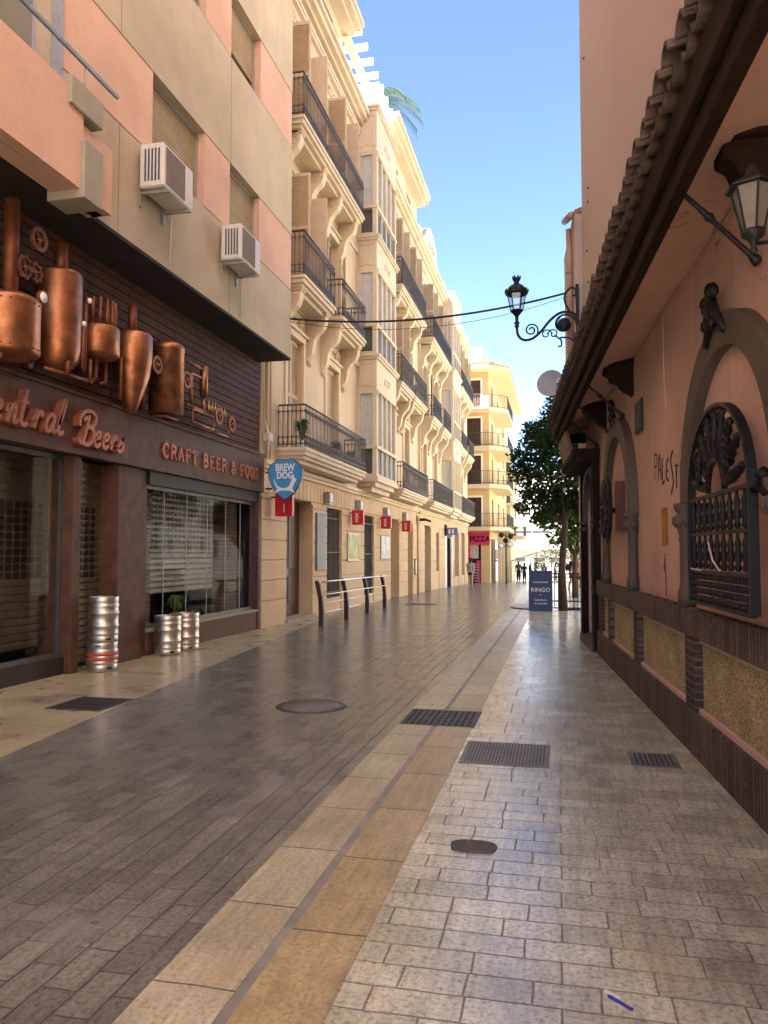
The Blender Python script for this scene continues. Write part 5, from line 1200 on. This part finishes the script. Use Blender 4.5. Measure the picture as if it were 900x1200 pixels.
# ------------------------------------------------------------------ trees
def leaves(name, mat, parent, clumps, n, sz, seed=1):
    rnd = random.Random(seed); vs = []; fs = []
    for (cx, cy, cz, r) in clumps:
        for _ in range(int(n*(r**2))):
            while True:
                d = V((rnd.gauss(0, 1), rnd.gauss(0, 1), rnd.gauss(0, 1)))
                if d.length > .01: break
            d.normalize(); rr = r*(rnd.random()**.4)
            p = V((cx, cy, cz))+V((d.x*rr, d.y*rr, d.z*rr*.8))
            u = V((rnd.gauss(0, 1), rnd.gauss(0, 1), rnd.gauss(0, .6))).normalized(); v_ = u.cross(V((rnd.gauss(0, 1), rnd.gauss(0, 1), rnd.gauss(0, 1)))).normalized()
            s_ = sz*rnd.uniform(.6, 1.3); k = len(vs)
            vs += [tuple(p), tuple(p+u*s_*.5+v_*s_*.28), tuple(p+u*s_), tuple(p+u*s_*.5-v_*s_*.28)]; fs.append((k, k+1, k+2, k+3))
    mb = MB(); mb.add(vs, fs); return mb.build(name, mat, parent, recalc=False)
def tree(name, label, x, y, h0, clumps, mat, n, sz, r=.12, seed=1, lean=0):
    z = gz(y); t = thing(name, label, 'tree', (x, y, z))
    b = MB(); b.tube([(x, y, z), (x-.03, y, z+h0*.4), (x+lean*.6, y, z+h0*.8), (x+lean, y, z+h0)], [r*1.3, r, r*.85, r*.7], 10)
    rnd = random.Random(seed+5)
    for (cx, cy, cz, cr) in clumps[:8]: b.tube([(x+lean*.7, y, z+h0*.85), ((x+cx)/2+rnd.uniform(-.1, .1), (y+cy)/2, z+h0*.85+(cz-z-h0*.85)*.45), (cx, cy, cz)], [r*.6, r*.35, r*.12], 6)
    b.build('trunk', BARK, t); leaves('crown', mat, t, clumps, n, sz, seed); return t
rnd = random.Random(3)
cl1 = [(-.55, 22.4, 4.55, .62), (-.95, 22.8, 3.9, .5), (-.35, 23.2, 5.05, .6), (.35, 22.6, 4.9, .8), (.9, 22.8, 4.2, .8), (.1, 22.2, 3.9, .85), (-.75, 23.1, 3.3, .45), (-.3, 22.7, 3.0, .5), (.3, 23.0, 3.1, .6), (.9, 23, 3.0, .6), (-.1, 22.9, 5.55, .42), (-.7, 22.6, 5.1, .35), (.5, 22.9, 5.4, .5), (-1.15, 22.7, 4.35, .3), (-1.0, 22.9, 2.85, .25), (-.55, 22.8, 2.55, .3), (-.15, 22.9, 6.0, .18), (1.4, 23, 3.8, .7)]
tree('orange_tree', 'dark leafy street tree rising behind the navy sign board', .1, 22.9, 2.9, cl1, LEAFD, 2300, .14, .1, 4, .1)
cl2 = [(.2, 31, 3.2, .8), (.7, 31.3, 2.6, .9), (-.3, 31.2, 2.9, .6), (.9, 31, 3.5, .9), (.2, 31, 2.1, .6), (1.6, 31, 3, .9)]
tree('street_tree', 'second mid green tree just beyond the dark one', .6, 31.2, 1.9, cl2, LEAFM, 900, .2, .1, 9)
tree('plaza_tree', 'sunlit bright green tree in the plaza behind the man with the backpack', 1.1, 47, 1.5, [(.6, 47, 1.6, .9), (1.6, 47.3, 2.3, 1.2), (.3, 47, .9, .6), (1.5, 47, 1.1, 1.0), (2.6, 47, 1.8, 1.2)], LEAFB, 300, .18, .1, 12)
tree('plaza_tree', 'low sunlit green tree left of the dark trunk in the plaza', -.9, 52, .9, [(-.9, 52, 1.1, .8), (-.5, 52, 1.9, .7), (-1.3, 52, .7, .5)], LEAFB, 300, .16, .08, 14)

# ------------------------------------------------------------------ yellow corner building
YB = 57; TF = lambda s, o, z: (s, YB-o, z)                      # front, facing the camera
XS = -4.95; TS = lambda s, o, z: (XS+o, s, z)                   # side, along the street
yb = thing('ochre_corner_building', 'ochre corner apartment building with wraparound balconies over a pizza shop', 'building', (-8, YB+5, gz(60)))
fl = [3.45, 6.55, 9.35, 12.2]
wf_ = [(-6.75, -5.55, z, z+2.2) for z in fl]; ws_ = [(YB+2+6*i, YB+3.6+6*i, z, z+2.2) for z in fl for i in range(3)]
m = MB(TF); wallsheet(m, -12, XS, -1.6, 15.0, wf_+[(-6.9, -5.6, -1.55, 2.55)], .25); m.T = TS; wallsheet(m, YB, YB+19, -1.6, 15.0, ws_, .25)
m.T = None; m.box(-14, XS-.3, YB+.3, YB+19, -1.6, 15.0); m.build('wall', ORANGE, yb, recalc=False)
for (a, b, c, d) in wf_:
    m = MB(TF); m.box(a, b, -.2, -.12, c, d); wn_ = m.build('window', DOORW, yb); m = MB(TF); m.box(a-.12, a, 0, .04, c, d); m.box(b, b+.12, 0, .04, c, d); m.box(a-.12, b+.12, 0, .05, d, d+.14); m.build('frame', WHITEP, wn_)
    m = MB(TF); [m.box(a+.08+k*.29, a+.3+k*.29, -.12, -.09, c+.1, d-.1) for k in range(4)]; m.build('shutter', DOORW, wn_)
for (a, b, c, d) in ws_: m = MB(TS); m.box(a, b, -.2, -.12, c, d); m.build('window', DOORW, yb)
for i, z in enumerate(fl):
    m = MB(); o = 1.35
    P_ = [(-7.4, YB), (-7.4, YB-.9), (XS+.1, YB-.9), (XS+o, YB+.6), (XS+o, YB+7.5), (XS, YB+7.5), (XS, YB)]
    m.prism(P_, lambda u, v, w_: (u, v, w_), z-.28, z); bb = m.build('balcony', ORANGET, yb)
    r = MB(); P2 = [(-7.38, YB-.02), (-7.38, YB-.86), (XS+.08, YB-.86), (XS+o-.04, YB+.62), (XS+o-.04, YB+7.46), (XS, YB+7.46)]
    for (p, q) in zip(P2, P2[1:]):
        L_ = sqrt((p[0]-q[0])**2+(p[1]-q[1])**2); n = max(1, round(L_/.14))
        for zz in (z+.1, z+.98): r.tube([(*p, zz), (*q, zz)], .022, 5)
        for k in range(n+1): x, y = p[0]+(q[0]-p[0])*k/n, p[1]+(q[1]-p[1])*k/n; r.box(x-.01, x+.01, y-.01, y+.01, z, z+.98)
    r.build('railing', IRONP, bb)
m = MB(); o = 1.5
P_ = [(-12, YB+.3), (-12, YB-1.2), (XS+.1, YB-1.2), (XS+o, YB+.3), (XS+o, YB+19), (XS-.5, YB+19), (XS-.5, YB+.3)]
m.prism(P_, lambda u, v, w_: (u, v, w_), 15.0, 15.25); m.build('eave', ORANGET, yb)
m = MB(); m.prism([(-12, YB+4), (-12, YB-1.25), (XS+.1, YB-1.25), (XS+o+.05, YB+.3), (XS+o+.05, YB+19), (XS-3, YB+19), (XS-3, YB+4)], lambda u, v, w_: (u, v, w_), 15.25, 15.4)
for k in range(38): x = -12+k*.2; m.tube([(x, YB-1.3, 15.4), (x, YB+1.5, 15.85)], .07, 6)
m.build('tiled_roof', TILER, yb)
m = MB(); m.box(-9, XS-.6, YB+1.2, YB+6, 15.3, 17.2); m.build('roof_room', PINKR, yb)
m = MB(TF); m.box(-6.6, XS-.0, .02, .16, 2.15, 3.05); sgp = m.build('pizza_sign', MAGENTA, yb)
text_mesh('PIZZA', .55, .02, frame_m((-6.42, YB-.18, 2.4), (1, 0, 0), (0, 0, 1)), 'lettering', BLACK, sgp, bold=.02)
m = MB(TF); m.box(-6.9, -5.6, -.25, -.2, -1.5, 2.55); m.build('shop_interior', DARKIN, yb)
m = MB(TF); m.box(-5.95, -5.65, -.18, -.12, -.7, 1.0); m.box(-6.55, -6.4, -.1, -.04, -.7, 2.0); m.build('menu_board', MAGENTA, yb); m = MB(TF); m.box(-6.5, -5.8, -.19, -.15, 1.15, 2.2); m.build('lit_menu', mk('cream_board', (.5, .45, .35), .6, .2, 3, 0), yb)
m = MB(TF); [m.box(-6.15, -5.75, -.12, -.11, -.55+k*.2, -.45+k*.2) for k in range(7)]; m.build('lettering', CL['grey'], yb)
each('shop_window', DGLASS, yb, TS, [(YB+1.2+k*3.2, YB+3.9+k*3.2, 0, .05, -1.2, 2.6) for k in range(5)])
each('column', ORANGET, yb, None, [(XS+.5, XS+.75, YB+.8+k*3, YB+1.05+k*3, -1.2, 3.17) for k in range(4)])
# lamps cluster on the corner
t = thing('globe_lamp_post', 'black post with round spotlights at the ochre corner', 'street lamp', (-3.75, YB-.5, gz(YB)))
b = MB(); z = gz(YB); b.tube([(-3.75, YB-.5, z), (-3.75, YB-.5, z+3.6)], .05, 8)
for (dx, dz) in ((-.3, 3.5), (.35, 3.4), (-.35, 2.7), (.3, 2.8), (0, 3.1)): b.tube([(-3.75, YB-.5, z+dz), (-3.75+dx, YB-.6, z+dz)], .03, 6); b.lathe((-3.75+dx, YB-.75, z+dz), [(.06, .2), (.18, .05), (.2, 0)], 12, 'y')
b.build('post', IRON, t)
for dx, dz in ((.3, 2.8), (-.35, 2.7)): b = MB(); b.lathe((-3.75+dx, YB-.77, z+dz), [(.17, 0), (.17, .01)], 12, 'y'); b.build('lens', WHITEP, t)
# beige building after it
t = thing('beige_apartment_house', 'pale beige apartment house with small balconies beyond the ochre corner', 'building', (-8, 80, gz(80)))
m = MB(); m.box(-14, -4.6, 76.2, 84, -2, 12.0); m.build('wall', mk('sand_render', (.6, .48, .32), .8, .08, .5, .1), t)
for z in (3.2, 6.4, 9.4):
    m = MB(); m.box(-5.5, -3.3, 75.4, 82, z-.25, z); bb = m.build('balcony', ORANGET, t)
    m = MB(); [m.box(-5.5+k*.2, -5.47+k*.2, 75.42, 75.45, z, z+1) for k in range(11)]; m.box(-5.5, -3.3, 75.4, 75.46, z+1, z+1.05); [m.box(-3.35, -3.32, 75.42+k*.25, 75.45+k*.25, z, z+1) for k in range(26)]; m.build('railing', IRONP, bb)
    m = MB(); m.box(-5.3, -4.65, 76.1, 76.19, z, z+2.1); m.build('window', DGLASS, t)
potplant('bushy green plant on the lowest balcony of the beige house', -4.2, 75.8, 3.2, .7, .9, .25, TILER, LEAFM, 'balcony_plant')

# far white building across the plaza
t = thing('white_plaza_building', 'bright white sunlit building closing the far side of the plaza', 'building', (2, 108, gz(108)))
WY = 108; TB = lambda s, o, z: (s, WY-o, z)
z0 = gz(WY)-.5
fw = [(-6+2.6*k, -4.2+2.6*k, z, z+1.7) for z in (6.2, 9.6) for k in range(12)]+[(-6+6.2*k, -1.2+6.2*k, 3.0, 4.6) for k in range(6)]
gw = [(-7.5, -4.5, z0+.2, .9), (-3.4, -1.9, z0+.2, .9), (-1.2, .6, z0+.2, .9), (1.5, 4, z0+.2, .9), (5, 8, z0+.2, .9), (9, 13, z0+.2, .9)]
m = MB(TB); wallsheet(m, -26, 30, z0, 12.6, fw+gw, .3); shell(m, -26, 30, z0, 12.6, 12); m.build('wall', FARW, t, recalc=False)
each('window', mk('pale_window', (.14, .14, .13), .3, .2, 1, 0), t, TB, [(a, b, -.28, -.22, c, d) for a, b, c, d in fw+gw])
m = MB(TB); m.box(-26, 30, 0, .9, 2.0, 2.35); m.box(-26, 30, 0, .25, 5.2, 5.45); m.box(-26, 30, 0, .6, 12.5, 12.8); m.build('ledge', FARW, t)
m = MB(TB); [m.box(a-.08, a, 0, .1, c-.1, d+.1) for a, b, c, d in fw]; [m.box((a+b)/2-.05, (a+b)/2+.05, -.22, -.1, c, d) for a, b, c, d in fw]; m.build('window_trim', WHITEP, t)
# unseen blocks added right of the plaza to throw sunlight back into the street
for i, (x0, y0, y1, h, mt, lb) in enumerate(((19, -4, 44, 17, CREAMT, 'unseen cream block added right of the plaza to bounce sunlight'), (24, 46, 104, 15, WHITEP, 'unseen white block added far right of the plaza to bounce sunlight'))):
    t = thing('bounce_block', lb+', facing the street', 'building', (x0+4, (y0+y1)/2, gz(30)))
    TR = lambda s, o, z, x0=x0: (x0-o, s, z)
    ops = [(y0+1.5+3.4*k, y0+2.8+3.4*k, z, z+2) for z in (1, 4.4, 7.6, 10.8) for k in range(int((y1-y0-4)/3.4))]
    m = MB(TR); wallsheet(m, y0, y1, -3, h, ops, .25); shell(m, y0, y1, -3, h, 10); m.build('wall', mt, t, recalc=False)
    each('window', DGLASS, t, TR, [(a, b, -.24, -.18, c, d) for a, b, c, d in ops])
# market awning
t = thing('cafe_awning', 'low sloping white cafe awning with dark underside in the plaza', 'awning', (-3.6, 70, gz(70)))
z = gz(70); b = MB(); b.add([(-4.3, 70, z+1.75), (-1.9, 70, z+2.55), (-1.9, 73, z+2.55), (-4.3, 73, z+1.75), (-4.3, 70, z+1.8), (-1.9, 70, z+2.62), (-1.9, 73, z+2.62), (-4.3, 73, z+1.8)], [(0, 1, 2, 3), (4, 7, 6, 5), (0, 4, 5, 1), (3, 2, 6, 7), (0, 3, 7, 4), (1, 5, 6, 2)]); b.build('canopy', CL['grey'], t)
b = MB(); b.tube([(-1.95, 70.1, z), (-1.95, 70.1, z+2.55)], .03, 6); b.tube([(-4.2, 70.1, z), (-4.2, 70.1, z+1.8)], .03, 6); b.build('leg', IRON, t)

# ------------------------------------------------------------------ people
def skinmesh(name, joints, edges, radii, mat, parent, sub=1):
    me = bpy.data.meshes.new(name); me.from_pydata([tuple(j) for j in joints], edges, [])
    ob = bpy.data.objects.new(name, me); link(ob)
    ob.modifiers.new('skin', 'SKIN'); sk = me.skin_vertices[0].data
    for v_, r in zip(sk, radii): v_.radius = (r, r) if not isinstance(r, tuple) else r
    sk[0].use_root = True
    ss = ob.modifiers.new('sub', 'SUBSURF'); ss.levels = sub; ss.render_levels = sub
    bpy.context.view_layer.update()
    m2 = bpy.data.meshes.new_from_object(ob.evaluated_get(bpy.context.evaluated_depsgraph_get())); bpy.data.objects.remove(ob)
    inv = wm(parent).inverted(); m2.transform(inv); m2.materials.clear(); m2.materials.append(mat)
    for p in m2.polygons: p.use_smooth = True
    o = bpy.data.objects.new(name, m2); link(o); o.parent = parent; return o
def person(label, x, y, h, head, top, bottom, skirt=False, bag=False, stride=.12, arms=(.12, -.08), facing=pi/2, lean=0, longhair=False, legs=SKIN, sleeves=True, group=None):
    z = gz(y); t = thing('person', label, 'person', (x, y, z), 0, group)
    F = V((cos(facing), sin(facing), 0)); Rr = V((F.y, -F.x, 0)); k = h
    def P(r, f, u): return V((x, y, z))+Rr*(r*k)+F*(f*k)+V((0, 0, u*k))
    hip = P(0, 0, .52); chest = P(0, .0+lean*.5, .72); neck = P(0, lean, .83); hd = P(0, lean+.015, .93)
    J = [hip, P(0, lean*.2, .6), chest, P(0, lean*.9, .81), neck, hd, P(0, lean+.01, .975)]
    E_ = [(i, i+1) for i in range(6)]; Rd = [.085*k, .078*k, .092*k, .066*k, .04*k, .058*k, .045*k]
    def chain(base, pts, rs):
        i = base
        for p, r in zip(pts, rs): J.append(p); Rd.append(r*k); E_.append((i, len(J)-1)); i = len(J)-1
    for sd_, st, ar in ((-1, stride, arms[0]), (1, -stride, arms[1])):
        chain(0, [P(sd_*.055, 0, .48), P(sd_*.055, st*.5+.02, .27), P(sd_*.055, st-.01, .045), P(sd_*.06, st+.06, .018)], [.062, .042, .026, .022])
        chain(3, [P(sd_*.11, lean*.9, .80), P(sd_*.13, ar*.4+lean*.6, .63), P(sd_*.13, ar+.03, .49), P(sd_*.13, ar+.05, .44)], [.036, .028, .02, .018])
    skinmesh('body', J, E_, Rd, legs, t)
    e = MB(); 
    # clothing: slightly larger shells
    jt = [hip, J[1], chest, J[3]]; et = [(0, 1), (1, 2), (2, 3)]; rt = [.092*k, .088*k, .102*k, .066*k]
    if sleeves:
        for sd_, ar in ((-1, arms[0]), (1, arms[1])): jt += [P(sd_*.11, lean*.9, .80), P(sd_*.128, ar*.3+lean*.6, .67)]; rt += [.045*k, .04*k]; n = len(jt); et += [(3, n-2), (n-2, n-1)]
    skinmesh('shirt', jt, et, rt, top, t)
    jb = [P(0, 0, .54), hip]; eb = [(0, 1)]; rb_ = [.095*k, .097*k]
    for sd_, st in ((-1, stride), (1, -stride)):
        low = .36 if skirt else (.30 if legs is SKIN else .06)
        jb += [P(sd_*.055, 0, .48), P(sd_*.055, st*.5*(1 if low < .32 else .4)+.015, low)]; rb_ += [.075*k, (.062 if low > .2 else .04)*k]; n = len(jb); eb += [(1, n-2), (n-2, n-1)]
    skinmesh('shorts' if legs is SKIN else 'trousers', jb, eb, rb_, bottom, t)
    hh = [P(0, lean-.012, .945), P(0, lean-.005, .985)]; rr = [.064*k, .056*k]; ee = [(0, 1)]
    if longhair: hh += [P(0, lean-.03, .88), P(0, lean-.035, .80)]; rr += [.045*k, .03*k]; ee += [(0, 2), (2, 3)]
    skinmesh('hair', hh, ee, rr, HAIR, t)
    sh = MB(); 
    for sd_, st in ((-1, stride), (1, -stride)): c = P(sd_*.058, st+.02, .012); sh.box(c.x-.05, c.x+.05, c.y-.07, c.y+.1, c.z-.02, c.z+.03)
    sh.build('shoes', head, t, .02)
    if bag: b = P(0, lean-.13, .70); m_ = MB(); m_.lathe((b.x, b.y, b.z-.16*k/1.0), [(.05, 0), (.11, .02), (.13, .12), (.12, .28), (.07, .36)], 12); m_.build('backpack', bag, t)
    return t
person('woman walking away in grey top and black shorts with long dark hair', -5.2, 46.5, 1.66, CL['white'], CL['grey'], CL['black'], True, CL['grey'], .07, longhair=True)
person('man in dark shirt with navy backpack leaning forward by the barrier', .58, 40.5, 1.78, CL['black'], CL['navy'], CL['navy'], bag=CL['navy'], lean=.04, facing=0.3, stride=.1)
person('woman in khaki top half hidden behind the man with the backpack', 1.0, 40.9, 1.62, CL['white'], CL['khaki'], CL['brown'], legs=SKIN, facing=pi, stride=.05)
cg = [('person in brown coat standing under the far corner, leftmost of the group', -3.35, 66, 1.75, 'brown', 'black', 0), ('person in black at the back of the far group', -2.95, 68, 1.6, 'black', 'black', 1), ('tall person in black jacket in the middle of the far group', -2.4, 66, 1.72, 'black', 'navy', 0), ('person in grey coat walking in front of the awning', -2.05, 69, 1.62, 'grey', 'black', 1), ('person in a pale pink top under the white awning', -1.35, 72, 1.6, 'pink', 'white', 1), ('person in white shirt in front of the white building doorway', -.35, 70, 1.7, 'white', 'khaki', 0), ('dark dressed person right of the white shirted one above the sign board', .15, 66, 1.68, 'navy', 'black', 1)]
for lb, x, y, h, a, b_, lh in cg: person(lb, x, y, h, CL['black'], CL[a], CL[b_], longhair=bool(lh), legs=CL['black'], group='people in the far plaza', stride=.06, facing=random.choice([pi/2, -pi/2, 0]))
